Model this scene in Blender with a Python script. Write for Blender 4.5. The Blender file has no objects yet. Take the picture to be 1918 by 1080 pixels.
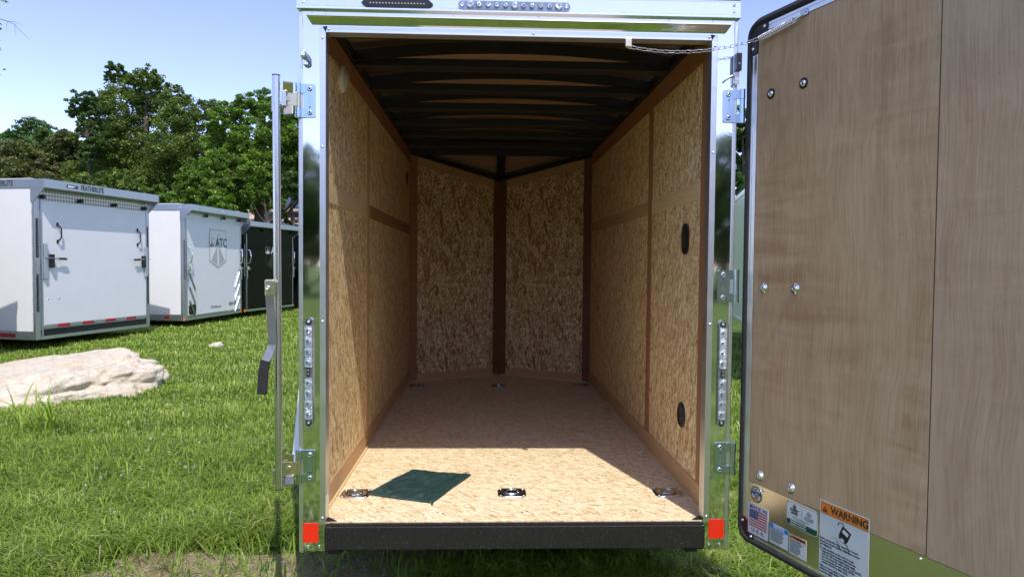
import bpy, bmesh, math, random
import numpy as np
from mathutils import Vector, Matrix
rad = math.radians
random.seed(7)
rng = np.random.default_rng(7)
sc = bpy.context.scene

# ------------------------------------------------------------------ camera
F, W, H = 1311.96, 1918.0, 1080.0
CAM = Vector((-0.1355, -2.8524, 1.0565))
yaw, pitch, roll = -0.0382, -0.0341, 0.0092
fw = Vector((-math.sin(yaw)*math.cos(pitch), math.cos(yaw)*math.cos(pitch), math.sin(pitch)))
rt = Vector((math.cos(yaw), math.sin(yaw), 0)); up = rt.cross(fw)
r2 = math.cos(roll)*rt + math.sin(roll)*up; u2 = -math.sin(roll)*rt + math.cos(roll)*up
cd = bpy.data.cameras.new('camera'); cam = bpy.data.objects.new('camera', cd)
sc.collection.objects.link(cam)
mw = Matrix.Identity(4)
for i in range(3):
    mw[i][0] = r2[i]; mw[i][1] = u2[i]; mw[i][2] = -fw[i]; mw[i][3] = CAM[i]
cam.matrix_world = mw
cd.sensor_width = 36; cd.lens = 36*F/W; cd.clip_end = 2000; cd.clip_start = 0.05
sc.camera = cam

def at(u, v, Y):
    """world point that stands at depth Y in the direction (u, v)"""
    d = r2*((u-W/2)/F) - u2*((v-H/2)/F) + fw
    t = (Y-CAM.y)/d.y
    return CAM + d*t

# ------------------------------------------------------------------ light
SUN = Vector((0.146, -0.500, 0.854)).normalized()
w = bpy.data.worlds.new('World'); sc.world = w; w.use_nodes = True
nt = w.node_tree; nt.nodes.clear()
sky = nt.nodes.new('ShaderNodeTexSky'); sky.sky_type = 'NISHITA'; sky.sun_disc = False
sky.sun_elevation = math.asin(SUN.z); sky.sun_rotation = math.atan2(SUN.x, SUN.y)
sky.air_density = 0.7; sky.dust_density = 0.5; sky.ozone_density = 1.6; sky.altitude = 200
bg = nt.nodes.new('ShaderNodeBackground'); bg.inputs[1].default_value = 0.14
wo = nt.nodes.new('ShaderNodeOutputWorld')
tint = nt.nodes.new('ShaderNodeMix'); tint.data_type = 'RGBA'; tint.blend_type = 'MULTIPLY'
tint.inputs[0].default_value = 1; tint.inputs[7].default_value = (1.14, 0.945, 1.0, 1)
nt.links.new(sky.outputs[0], tint.inputs[6]); nt.links.new(tint.outputs[2], bg.inputs[0]); nt.links.new(bg.outputs[0], wo.inputs[0])
sd = bpy.data.lights.new('sun', 'SUN'); sd.energy = 2.0; sd.angle = rad(0.5); sd.color = (1, 0.95, 0.87)
so = bpy.data.objects.new('sun', sd); sc.collection.objects.link(so)
so.rotation_euler = SUN.to_track_quat('Z', 'Y').to_euler(); so.location = (0, 0, 20)
sc.view_settings.view_transform = 'Standard'; sc.view_settings.look = 'None'
sc.view_settings.exposure = 1.25; sc.view_settings.gamma = 1
try:
    sc.cycles.max_bounces = 10; sc.cycles.diffuse_bounces = 8; sc.cycles.glossy_bounces = 4
    sc.cycles.transparent_max_bounces = 6; sc.cycles.sample_clamp_indirect = 6
    sc.cycles.caustics_reflective = False; sc.cycles.caustics_refractive = False
except Exception:
    pass

# ------------------------------------------------------------------ materials
MATS = {}
def newmat(name):
    m = bpy.data.materials.new(name); m.use_nodes = True
    b = m.node_tree.nodes['Principled BSDF']; MATS[name] = m
    return m, m.node_tree, b
def nd(t, typ, **kw):
    n = t.nodes.new(typ)
    for k, v in kw.items():
        if k.startswith('i_'):
            key = k[2:]
            key = int(key) if key.isdigit() else key
            n.inputs[key].default_value = v
        else: setattr(n, k, v)
    return n
def ln(t, a, b): t.links.new(a, b)
def math_(t, op, a, b=None, c=None):
    n = t.nodes.new('ShaderNodeMath'); n.operation = op
    for i, v in enumerate((a, b, c)):
        if v is None: continue
        if isinstance(v, (int, float)): n.inputs[i].default_value = v
        else: ln(t, v, n.inputs[i])
    return n.outputs[0]
def mix_(t, f, a, b, mode='MIX'):
    n = t.nodes.new('ShaderNodeMix'); n.data_type = 'RGBA'; n.blend_type = mode
    for s, v in ((0, f), (6, a), (7, b)):
        if isinstance(v, (int, float)): n.inputs[s].default_value = v
        elif isinstance(v, tuple): n.inputs[s].default_value = (*v, 1)
        else: ln(t, v, n.inputs[s])
    return n.outputs[2]
def ramp_(t, f, stops):
    n = t.nodes.new('ShaderNodeValToRGB'); e = n.color_ramp.elements
    while len(e) < len(stops): e.new(0.5)
    for el, (p, c) in zip(e, stops): el.position = p; el.color = (*c, 1)
    ln(t, f, n.inputs[0]); return n.outputs[0]
def noise_(t, vec, scale, detail=3, rough=0.55, dist=0.0):
    n = nd(t, 'ShaderNodeTexNoise', i_Scale=scale, i_Detail=detail, i_Roughness=rough, i_Distortion=dist)
    if vec is not None: ln(t, vec, n.inputs['Vector'])
    return n.outputs['Fac']
def map_(t, vec, scale=(1, 1, 1), rot=(0, 0, 0), loc=(0, 0, 0)):
    n = nd(t, 'ShaderNodeMapping'); n.inputs['Scale'].default_value = scale
    n.inputs['Rotation'].default_value = rot; n.inputs['Location'].default_value = loc
    ln(t, vec, n.inputs['Vector']); return n.outputs[0]
def uv_(t): return nd(t, 'ShaderNodeTexCoord').outputs['UV']
def oc_(t): return nd(t, 'ShaderNodeTexCoord').outputs['Object']
def bump_(t, b, h, strength=0.3, dist=0.01):
    n = nd(t, 'ShaderNodeBump', i_Strength=strength, i_Distance=dist)
    ln(t, h, n.inputs['Height']); ln(t, n.outputs[0], b.inputs['Normal'])

def simple(name, col, rough=0.5, metal=0.0, var=0.08, scale=30, spec=0.5, bump=0.0, coat=0.0):
    m, t, b = newmat(name)
    n = noise_(t, oc_(t), scale, 4)
    lo = tuple(c*(1-var) for c in col); hi = tuple(min(1, c*(1+var)) for c in col)
    ln(t, ramp_(t, n, [(0.3, lo), (0.7, hi)]), b.inputs['Base Color'])
    b.inputs['Roughness'].default_value = rough; b.inputs['Metallic'].default_value = metal
    b.inputs['Specular IOR Level'].default_value = spec; b.inputs['Coat Weight'].default_value = coat
    if bump: bump_(t, b, n, bump, 0.004)
    return m

def osb(name, stops, size=1.0, ang=90, spread=(62, -56, 32, -30, 14, -18), bump=0.35, tintvar=0.12, slots=0.66):
    m, t, b = newmat(name)
    uv = uv_(t)
    def wobble(src, sc_, amp):
        wob = nd(t, 'ShaderNodeTexNoise', i_Scale=sc_, i_Detail=2.0); ln(t, src, wob.inputs['Vector'])
        sub = nd(t, 'ShaderNodeVectorMath', operation='MULTIPLY_ADD')
        ln(t, wob.outputs['Color'], sub.inputs[0]); sub.inputs[1].default_value = (amp, amp, 0); ln(t, src, sub.inputs[2])
        return sub.outputs[0]
    base = wobble(wobble(uv, 7.0, 0.05), 60.0, 0.004)
    val = None; edge = None
    lens = (0.040, 0.030, 0.026, 0.048, 0.022, 0.036); wid = (0.011, 0.008, 0.007, 0.016, 0.006, 0.010)
    for i in range(6):
        r0 = map_(t, base, (1, 1, 1), (0, 0, rad(ang+spread[i])), (i*3.1, i*1.7, 0))
        r1 = map_(t, r0, (1/(lens[i]*size), 1/(wid[i]*size), 1))
        v = nd(t, 'ShaderNodeTexVoronoi', voronoi_dimensions='2D', distance='CHEBYCHEV', i_Scale=1.0, i_Randomness=0.9); ln(t, r1, v.inputs['Vector'])
        s = nd(t, 'ShaderNodeSeparateColor'); ln(t, v.outputs['Color'], s.inputs[0])
        g = noise_(t, map_(t, r0, (25/size, 380/size, 1)), 1.0, 2, 0.6)
        vi = math_(t, 'ADD', math_(t, 'MULTIPLY', s.outputs[0], 0.72), math_(t, 'MULTIPLY', g, 0.36))
        di = v.outputs['Distance']
        if val is None: val, edge = vi, di
        else:
            cov = math_(t, 'GREATER_THAN', s.outputs[1], 0.50 if i < 3 else 0.66)
            for k in (0, 1):
                mx = nd(t, 'ShaderNodeMix'); ln(t, cov, mx.inputs[0]); ln(t, (val, edge)[k], mx.inputs[2]); ln(t, (vi, di)[k], mx.inputs[3])
                if k == 0: nv = mx.outputs[0]
                else: ne = mx.outputs[0]
            val, edge = nv, ne
    val = math_(t, 'SUBTRACT', val, math_(t, 'MULTIPLY', math_(t, 'GREATER_THAN', edge, 0.52), 0.16))
    slot = None
    for k, (aa, off) in enumerate(((ang-34, 3.0), (ang+22, 8.0), (ang+4, 14.0))):
        q = noise_(t, map_(t, map_(t, base, (1, 1, 1), (0, 0, rad(aa)), (off, off, 0)), (30, 170, 1)), 1.0, 1, 0.5)
        q = math_(t, 'GREATER_THAN', q, slots)
        slot = q if slot is None else math_(t, 'MAXIMUM', slot, q)
    big = noise_(t, uv, 2.3, 3)
    val2 = math_(t, 'ADD', val, math_(t, 'MULTIPLY', math_(t, 'SUBTRACT', big, 0.5), tintvar*2.2))
    col = ramp_(t, val2, stops)
    dark = tuple(c*0.35 for c in stops[0][1])
    col = mix_(t, math_(t, 'MULTIPLY', slot, 0.85), col, dark)
    ln(t, col, b.inputs['Base Color'])
    b.inputs['Roughness'].default_value = 0.62; b.inputs['Specular IOR Level'].default_value = 0.3
    hgt = math_(t, 'SUBTRACT', val2, math_(t, 'MULTIPLY', slot, 0.9))
    bump_(t, b, hgt, bump, 0.0015)
    return m
WARM = [(0.08, (0.34, 0.19, 0.075)), (0.28, (0.63, 0.42, 0.19)), (0.55, (0.82, 0.61, 0.32)), (0.9, (0.95, 0.81, 0.53))]
osb('osb_wall', WARM, 1.3)
osb('osb_nose', [(0.14, (0.34, 0.18, 0.07)), (0.30, (0.66, 0.45, 0.21)), (0.56, (0.86, 0.65, 0.36)), (0.85, (0.97, 0.86, 0.61))], 2.5, 90,
    (62, -58, 28, -30, 12, -9), 0.5, slots=0.61)
osb('osb_floor', [(0.08, (0.42, 0.26, 0.125)), (0.26, (0.61, 0.45, 0.26)), (0.5, (0.73, 0.60, 0.385)), (0.95, (0.82, 0.715, 0.51))], 1.05, 0,
    (-30, 14, 33, -11, 4, 50), 0.25, 0.08, slots=0.70)

def wood(name, c0, c1, rough=0.55):
    m, t, b = newmat(name); uv = uv_(t)
    g = noise_(t, map_(t, uv, (4, 90, 1)), 1.0, 5, 0.65, 0.4)
    g2 = noise_(t, map_(t, uv, (1.2, 14, 1), (0, 0, 0), (3, 7, 0)), 1.0, 3)
    s = math_(t, 'ADD', math_(t, 'MULTIPLY', g, 0.6), math_(t, 'MULTIPLY', g2, 0.4))
    ln(t, ramp_(t, s, [(0.3, c0), (0.68, c1)]), b.inputs['Base Color'])
    b.inputs['Roughness'].default_value = rough; b.inputs['Specular IOR Level'].default_value = 0.3
    bump_(t, b, g, 0.25, 0.001)
wood('red_board', (0.26, 0.115, 0.055), (0.40, 0.20, 0.10))
wood('tan_board', (0.44, 0.26, 0.13), (0.60, 0.39, 0.21))
wood('pale_board', (0.60, 0.43, 0.22), (0.76, 0.59, 0.34))
wood('dark_board', (0.12, 0.05, 0.028), (0.22, 0.10, 0.055))
wood('roof_ply', (0.30, 0.19, 0.12), (0.42, 0.28, 0.18))

def lauan(name, stops, off, rip):
    m, t, b = newmat(name); uv = map_(t, uv_(t), (1, 1, 1), (0, 0, 0), (off, off*.6, 0))
    warp = nd(t, 'ShaderNodeTexNoise', i_Scale=1.6, i_Detail=2.0); ln(t, uv, warp.inputs['Vector'])
    wv = nd(t, 'ShaderNodeVectorMath', operation='MULTIPLY_ADD'); ln(t, warp.outputs['Color'], wv.inputs[0]); wv.inputs[1].default_value = (0.10, 0.0, 0); ln(t, uv, wv.inputs[2])
    wu = wv.outputs[0]
    g = noise_(t, map_(t, wu, (150, 4.5, 1)), 1.0, 4, 0.75, 0.2)
    g2 = noise_(t, map_(t, wu, (11, 0.5, 1)), 1.0, 5, 0.6, 0.5)
    g3 = noise_(t, map_(t, uv, (1.6, 1.0, 1), (0, 0, 0), (5, 2, 0)), 1.0, 2)
    rp = noise_(t, map_(t, uv, (2.6, 17, 1), (0, 0, rad(5)), (2, 0, 0)), 1.0, 1, 0.4, 0.9)
    msk = ramp_(t, noise_(t, map_(t, uv, (1.2, 1.2, 1), (0, 0, 0), (7, 3, 0)), 1.0, 2), [(0.42, (0, 0, 0)), (0.6, (1, 1, 1))])
    mo = noise_(t, map_(t, uv, (7, 4, 1)), 1.0, 5, 0.7, 1.0)
    s = math_(t, 'ADD', math_(t, 'MULTIPLY', g, 0.40), math_(t, 'MULTIPLY', g2, 0.22))
    s = math_(t, 'ADD', s, math_(t, 'MULTIPLY', math_(t, 'ADD', g3, mo), 0.19))
    s = math_(t, 'ADD', s, math_(t, 'MULTIPLY', math_(t, 'MULTIPLY', math_(t, 'SUBTRACT', rp, 0.5), msk), rip))
    c = ramp_(t, s, stops)
    sp = nd(t, 'ShaderNodeTexVoronoi', i_Scale=26.0); ln(t, uv, sp.inputs['Vector'])
    dots = math_(t, 'MULTIPLY', math_(t, 'LESS_THAN', sp.outputs['Distance'], 0.05), 0.5)
    c = mix_(t, dots, c, (0.16, 0.09, 0.05))
    ln(t, c, b.inputs['Base Color']); b.inputs['Roughness'].default_value = 0.55
    b.inputs['Specular IOR Level'].default_value = 0.2
    hh = math_(t, 'ADD', math_(t, 'MULTIPLY', rp, msk), math_(t, 'MULTIPLY', g, 0.06))
    bump_(t, b, hh, 0.35, 0.0025)
lauan('lauan', [(0.36, (0.36, 0.215, 0.115)), (0.5, (0.51, 0.35, 0.205)), (0.64, (0.64, 0.465, 0.295))], 0.0, 0.34)
lauan('lauan_pale', [(0.36, (0.37, 0.235, 0.14)), (0.5, (0.51, 0.365, 0.23)), (0.64, (0.62, 0.465, 0.31))], 5.3, 0.06)

def metal(name, col, rough, swirl=0.0, streak=0.0, wave=0.0):
    m, t, b = newmat(name); o = oc_(t)
    b.inputs['Metallic'].default_value = 1; b.inputs['Base Color'].default_value = (*col, 1)
    sm = noise_(t, o, 14, 4)
    ln(t, math_(t, 'ADD', rough*0.75, math_(t, 'MULTIPLY', sm, rough*0.5)), b.inputs['Roughness'])
    h = None
    if swirl:
        v = nd(t, 'ShaderNodeTexVoronoi', i_Scale=11.0, feature='SMOOTH_F1'); ln(t, map_(t, o, (1, 0.05, 1)), v.inputs['Vector'])
        h = math_(t, 'MULTIPLY', math_(t, 'SINE', math_(t, 'MULTIPLY', v.outputs['Distance'], 60.0)), swirl)
    if wave:
        wv = math_(t, 'MULTIPLY', noise_(t, map_(t, o, (3.5, 1, 1.3)), 1.0, 2, 0.4, 0.6), wave)
        h = wv if h is None else math_(t, 'ADD', h, wv)
    if streak:
        st = math_(t, 'MULTIPLY', noise_(t, map_(t, o, (3, 400, 900)), 1.0, 2), streak)
        h = st if h is None else math_(t, 'ADD', h, st)
    if h is not None: bump_(t, b, h, 1.0, 0.001)
    return m
metal('polished', (0.83, 0.84, 0.86), 0.05, swirl=0.002, wave=1.3)
metal('bright_cap', (0.85, 0.86, 0.88), 0.20, streak=0.02)
metal('drip_metal', (0.92, 0.93, 0.94), 0.10, wave=1.0)
metal('aluminium', (0.80, 0.81, 0.82), 0.33, streak=0.03)
metal('brushed', (0.72, 0.73, 0.74), 0.42, streak=0.05)
metal('zinc', (0.52, 0.64, 0.74), 0.20, wave=0.5)
metal('rail_alu', (0.58, 0.60, 0.62), 0.36, streak=0.03)
metal('dark_steel', (0.36, 0.34, 0.32), 0.38)
metal('zinc_gold', (0.76, 0.68, 0.47), 0.28, wave=0.3)
metal('steel', (0.66, 0.66, 0.64), 0.25)
metal('kick_plate', (0.72, 0.68, 0.58), 0.30, wave=0.6)
metal('chrome', (0.88, 0.89, 0.9), 0.08)
simple('black_paint', (0.012, 0.012, 0.013), 0.42, var=0.3)
simple('black_rubber', (0.014, 0.014, 0.015), 0.75, var=0.3)
simple('black_plastic', (0.012, 0.012, 0.013), 0.3, var=0.2)
simple('white_paint', (0.76, 0.765, 0.77), 0.22, var=0.02, scale=3, coat=0.3)
simple('black_gloss', (0.007, 0.007, 0.008), 0.2, var=0.1, spec=0.12)
simple('off_white', (0.72, 0.66, 0.54), 0.4, var=0.04)
simple('lens_grey', (0.45, 0.42, 0.34), 0.3, var=0.05)
simple('paper', (0.66, 0.70, 0.71), 0.35, var=0.03, scale=8)
simple('ink', (0.012, 0.012, 0.014), 0.5)
simple('navy', (0.02, 0.025, 0.16), 0.5)
simple('flag_red', (0.38, 0.018, 0.025), 0.45)
simple('label_orange', (0.80, 0.23, 0.02), 0.4)
simple('label_blue', (0.03, 0.22, 0.62), 0.4)
simple('label_green', (0.008, 0.07, 0.035), 0.4)
simple('logo_grey', (0.42, 0.43, 0.43), 0.35)
simple('logo_dark', (0.05, 0.052, 0.055), 0.3)
simple('rust', (0.32, 0.16, 0.07), 0.8)
simple('car_paint', (0.10, 0.14, 0.24), 0.15, coat=0.6)
simple('car_glass', (0.02, 0.025, 0.03), 0.05)
simple('grey_paint', (0.45, 0.46, 0.47), 0.4)
simple('clear_lens', (0.60, 0.66, 0.78), 0.10, metal=0.8, var=0.45, scale=260, bump=1.0)
simple('lamp_body', (0.30, 0.32, 0.36), 0.15, metal=0.7, var=0.3, scale=80)
# black sprayed steel with white overspray / dirt specks
m, t, b = newmat('bumper_black'); o = oc_(t)
v = nd(t, 'ShaderNodeTexVoronoi', i_Scale=150.0); ln(t, o, v.inputs['Vector'])
sp = nd(t, 'ShaderNodeSeparateColor'); ln(t, v.outputs['Color'], sp.inputs[0])
dot = math_(t, 'MULTIPLY', math_(t, 'LESS_THAN', v.outputs['Distance'], 0.22), math_(t, 'GREATER_THAN', sp.outputs[0], 0.86))
du = noise_(t, o, 9, 5, 0.7)
c = mix_(t, math_(t, 'MULTIPLY', du, 0.05), (0.008, 0.008, 0.009), (0.25, 0.2, 0.15))
ln(t, mix_(t, math_(t, 'MULTIPLY', dot, 0.30), c, (0.45, 0.42, 0.36)), b.inputs['Base Color'])
b.inputs['Roughness'].default_value = 0.4; bump_(t, b, noise_(t, o, 160, 2), 0.3, 0.002)
# red reflector
m, t, b = newmat('reflector_red')
v = nd(t, 'ShaderNodeTexVoronoi', i_Scale=420.0); ln(t, oc_(t), v.inputs['Vector'])
ln(t, mix_(t, v.outputs['Distance'], (0.85, 0.035, 0.012), (0.62, 0.012, 0.006)), b.inputs['Base Color'])
b.inputs['Roughness'].default_value = 0.25; b.inputs['Coat Weight'].default_value = 0.5
# diamond tread plate
m, t, b = newmat('tread_plate'); o = oc_(t)
br = nd(t, 'ShaderNodeTexChecker', i_Scale=24.0); ln(t, map_(t, o, (1, 1, 1.0), (0, rad(45), 0)), br.inputs['Vector'])
b.inputs['Metallic'].default_value = 1; b.inputs['Roughness'].default_value = 0.3
ln(t, mix_(t, br.outputs['Fac'], (0.62, 0.60, 0.55), (0.28, 0.27, 0.24)), b.inputs['Base Color']); bump_(t, b, br.outputs['Fac'], 0.8, 0.004)
# bag cloth
m, t, b = newmat('bag_cloth'); o = oc_(t)
n = noise_(t, o, 14, 5, 0.6, 0.8); wv = noise_(t, map_(t, o, (500, 500, 500)), 1, 1)
mk = ramp_(t, noise_(t, map_(t, o, (9, 22, 9), (0, 0, 0.9)), 1.0, 5, 0.7, 2.5), [(0.60, (0, 0, 0)), (0.68, (1, 1, 1))])
c = ramp_(t, n, [(0.3, (0.010, 0.030, 0.030)), (0.7, (0.018, 0.047, 0.046))])
c = mix_(t, math_(t, 'MULTIPLY', mk, 0.22), c, (0.16, 0.2, 0.17))
ln(t, c, b.inputs['Base Color']); b.inputs['Roughness'].default_value = 0.5
bump_(t, b, math_(t, 'ADD', n, math_(t, 'MULTIPLY', wv, 0.1)), 0.4, 0.006)
# rock
m, t, b = newmat('rock'); o = oc_(t)
n = noise_(t, o, 2.2, 9, 0.65, 0.6); n2 = noise_(t, o, 11, 8, 0.7, 0.8)
ck = nd(t, 'ShaderNodeTexVoronoi', feature='DISTANCE_TO_EDGE', i_Scale=4.5)
dv = nd(t, 'ShaderNodeVectorMath', operation='MULTIPLY_ADD'); nn = nd(t, 'ShaderNodeTexNoise', i_Scale=3.0, i_Detail=5.0); ln(t, o, nn.inputs['Vector'])
ln(t, nn.outputs['Color'], dv.inputs[0]); dv.inputs[1].default_value = (0.6, 0.6, 0.6); ln(t, map_(t, o, (1, 1, 2.2), (0.2, 0.3, 0.2)), dv.inputs[2]); ln(t, dv.outputs[0], ck.inputs['Vector'])
crack = ramp_(t, ck.outputs['Distance'], [(0.0, (1, 1, 1)), (0.035, (0, 0, 0))])
c = ramp_(t, n2, [(0.3, (0.34, 0.255, 0.165)), (0.40, (0.56, 0.485, 0.37)), (0.66, (0.70, 0.65, 0.53))])
c = mix_(t, math_(t, 'MULTIPLY', ramp_(t, n, [(0.5, (0, 0, 0)), (0.66, (1, 1, 1))]), 0.45), c, (0.60, 0.42, 0.25))
c = mix_(t, math_(t, 'MULTIPLY', crack, 0.16), c, (0.16, 0.11, 0.08))
ln(t, c, b.inputs['Base Color']); b.inputs['Roughness'].default_value = 0.85
bump_(t, b, math_(t, 'SUBTRACT', n2, math_(t, 'MULTIPLY', crack, 0.10)), 0.9, 0.04)
# ground under the grass, dirt, gravel
def ground_mat(name, stops, sc1, sc2, rough=0.95, bs=0.8, bd=0.03):
    m, t, b = newmat(name); o = oc_(t)
    n = noise_(t, o, sc1, 6, 0.7); n2 = noise_(t, o, sc2, 8, 0.75)
    s = math_(t, 'ADD', math_(t, 'MULTIPLY', n, 0.45), math_(t, 'MULTIPLY', n2, 0.55))
    ln(t, ramp_(t, s, stops), b.inputs['Base Color']); b.inputs['Roughness'].default_value = rough
    b.inputs['Specular IOR Level'].default_value = 0.15; bump_(t, b, n2, bs, bd)
ground_mat('lawn', [(0.40, (0.022, 0.040, 0.007)), (0.5, (0.065, 0.110, 0.016)), (0.60, (0.14, 0.21, 0.032))], 3.0, 22)
ground_mat('dirt', [(0.35, (0.20, 0.135, 0.085)), (0.5, (0.36, 0.265, 0.18)), (0.65, (0.52, 0.41, 0.30))], 4, 60)
ground_mat('gravel', [(0.35, (0.30, 0.23, 0.16)), (0.5, (0.46, 0.38, 0.30)), (0.65, (0.6, 0.52, 0.43))], 1.2, 9)

def leafy(name, stops, trans=0.35, rough=0.45):
    m, t, b = newmat(name)
    a = nd(t, 'ShaderNodeAttribute', attribute_name='rnd')
    c = ramp_(t, a.outputs['Fac'], stops)
    ln(t, c, b.inputs['Base Color']); b.inputs['Roughness'].default_value = rough
    b.inputs['Specular IOR Level'].default_value = 0.35
    tr = nd(t, 'ShaderNodeBsdfTranslucent'); ln(t, mix_(t, 1.0, c, (1.0, 1.25, 0.6), 'MULTIPLY'), tr.inputs[0])
    ms = nd(t, 'ShaderNodeMixShader'); ms.inputs[0].default_value = trans
    ln(t, b.outputs[0], ms.inputs[1]); ln(t, tr.outputs[0], ms.inputs[2])
    ln(t, ms.outputs[0], t.nodes['Material Output'].inputs[0])
leafy('grass_blades', [(0.0, (0.075, 0.120, 0.018)), (0.35, (0.175, 0.265, 0.034)), (0.7, (0.28, 0.39, 0.05)), (0.93, (0.40, 0.48, 0.12)), (0.97, (0.62, 0.54, 0.32))])
leafy('leaf_mid', [(0.0, (0.062, 0.103, 0.024)), (0.5, (0.125, 0.186, 0.038)), (1.0, (0.230, 0.292, 0.062))])
leafy('leaf_dark', [(0.0, (0.047, 0.090, 0.028)), (0.5, (0.086, 0.157, 0.045)), (1.0, (0.162, 0.244, 0.069))])
leafy('leaf_bright', [(0.0, (0.072, 0.133, 0.021)), (0.5, (0.141, 0.244, 0.036)), (1.0, (0.256, 0.377, 0.060))])
leafy('leaf_olive', [(0.0, (0.064, 0.075, 0.024)), (0.5, (0.128, 0.142, 0.045)), (1.0, (0.224, 0.217, 0.083))])
leafy('petal', [(0, (0.6, 0.58, 0.5)), (1, (0.8, 0.78, 0.72))], 0.2, 0.7)
simple('bark', (0.075, 0.058, 0.042), 0.9, var=0.35, scale=9, bump=0.8)
simple('twig_bark', (0.20, 0.15, 0.12), 0.9, var=0.2)

# ------------------------------------------------------------------ mesh helpers
class MB:
    """collects shapes for ONE mesh object"""
    def __init__(s): s.v = []; s.f = []; s.m = []; s.uv = []; s.sm = []
    def add(s, verts, faces, mat=0, uvs=None, smooth=False, M=None):
        o = len(s.v)
        vv = [Vector(v) for v in verts]
        if uvs is None: uvs = s.box_uv(vv, faces)
        if M is not None: vv = [M @ v for v in vv]
        s.v += [tuple(v) for v in vv]
        for f, u in zip(faces, uvs):
            s.f.append(tuple(i+o for i in f)); s.m.append(mat); s.uv.append(u); s.sm.append(smooth)
        return s
    @staticmethod
    def box_uv(vv, faces, swap=False, off=(0, 0)):
        out = []
        for f in faces:
            a = vv[f[0]]; n = Vector((0, 0, 0))
            for i in range(1, len(f)-1): n += (vv[f[i]]-a).cross(vv[f[i+1]]-a)
            ax = max(range(3), key=lambda k: abs(n[k]))
            p = [(1, 2), (0, 2), (0, 1)][ax]
            out.append([((vv[i][p[1]] if swap else vv[i][p[0]])+off[0], (vv[i][p[0]] if swap else vv[i][p[1]])+off[1]) for i in f])
        return out
    def box(s, a, b, mat=0, bev=0.0, M=None, grain=False):
        a = Vector(a); b = Vector(b)
        lo = Vector([min(a[i], b[i]) for i in range(3)]); hi = Vector([max(a[i], b[i]) for i in range(3)])
        bm = bmesh.new(); bmesh.ops.create_cube(bm, size=1)
        for v in bm.verts: v.co = Vector([lo[i]+(v.co[i]+.5)*(hi[i]-lo[i]) for i in range(3)])
        if bev: bmesh.ops.bevel(bm, geom=list(bm.edges), offset=bev, segments=2, affect='EDGES', profile=0.5)
        bm.verts.index_update()
        vv = [v.co.copy() for v in bm.verts]; ff = [[v.index for v in f.verts] for f in bm.faces]; bm.free()
        uv = None
        if grain:
            d = hi-lo; L = max(range(3), key=lambda k: d[k]); off = (random.random()*9, random.random()*9)
            uv = []
            for f in ff:
                n = (vv[f[1]]-vv[f[0]]).cross(vv[f[2]]-vv[f[1]])
                ax = max(range(3), key=lambda k: abs(n[k])); o2 = [k for k in range(3) if k != ax]
                if L in o2: o2 = [L]+[k for k in o2 if k != L]
                uv.append([(vv[i][o2[0]]+off[0], vv[i][o2[1]]+off[1]) for i in f])
        return s.add(vv, ff, mat, uv, M=M)
    def cyl(s, p0, p1, r, seg=16, mat=0, r1=None, caps=True, M=None, smooth=True):
        return s.tube([p0, p1], [r, r if r1 is None else r1], seg, mat, caps, M, smooth)
    def tube(s, pts, r, seg=8, mat=0, caps=True, M=None, smooth=True, closed=False):
        pts = [Vector(p) for p in pts]; n = len(pts)
        rs = r if isinstance(r, (list, tuple)) else [r]*n
        vs = []; fs = []
        prev = None
        for i, p in enumerate(pts):
            if closed: d = pts[(i+1) % n]-pts[i-1]
            else: d = pts[min(i+1, n-1)]-pts[max(i-1, 0)]
            d.normalize()
            if prev is None:
                x = d.orthogonal().normalized()
            else:
                x = (prev-d*prev.dot(d))
                x = x.normalized() if x.length > 1e-6 else d.orthogonal().normalized()
            prev = x; y = d.cross(x)
            for k in range(seg):
                a = 2*math.pi*k/seg
                vs.append(p+(x*math.cos(a)+y*math.sin(a))*rs[i])
        m = n if closed else n-1
        for i in range(m):
            for k in range(seg):
                k2 = (k+1) % seg; j = (i+1) % n
                fs.append([i*seg+k, i*seg+k2, j*seg+k2, j*seg+k])
        s.add(vs, fs, mat, smooth=smooth, M=M)
        if caps and not closed:
            s.add(vs[:seg][::-1], [list(range(seg))], mat, M=M); s.add(vs[-seg:], [list(range(seg))], mat, M=M)
        return s
    def prism(s, poly, y0, y1, mat=0, M=None, axis='y'):
        """poly: (x, z) outline extruded along y (or (y, z) along x, (x, y) along z)"""
        def P(a, b, c):
            return {'y': (a, c, b), 'x': (c, a, b), 'z': (a, b, c)}[axis]
        n = len(poly)
        vs = [P(a, b, y0) for a, b in poly]+[P(a, b, y1) for a, b in poly]
        area = sum(poly[i][0]*poly[(i+1) % n][1]-poly[(i+1) % n][0]*poly[i][1] for i in range(n))
        fs = [list(range(n)), list(range(2*n-1, n-1, -1))]+[[i, i+n, (i+1) % n+n, (i+1) % n] for i in range(n)]
        flip = (area > 0) == (axis in ('y',)) 
        if (y1 > y0) != flip: pass
        s.add(vs, fs, mat, M=M); return s
    def lathe(s, prof, seg=24, mat=0, M=None, smooth=True):
        """prof: (r, y) points turned about the local y axis"""
        vs = []; fs = []
        for r, y in prof:
            for k in range(seg):
                a = 2*math.pi*k/seg; vs.append((r*math.cos(a), y, r*math.sin(a)))
        for i in range(len(prof)-1):
            for k in range(seg):
                k2 = (k+1) % seg
                fs.append([i*seg+k, i*seg+k2, (i+1)*seg+k2, (i+1)*seg+k])
        return s.add(vs, fs, mat, smooth=smooth, M=M)
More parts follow.
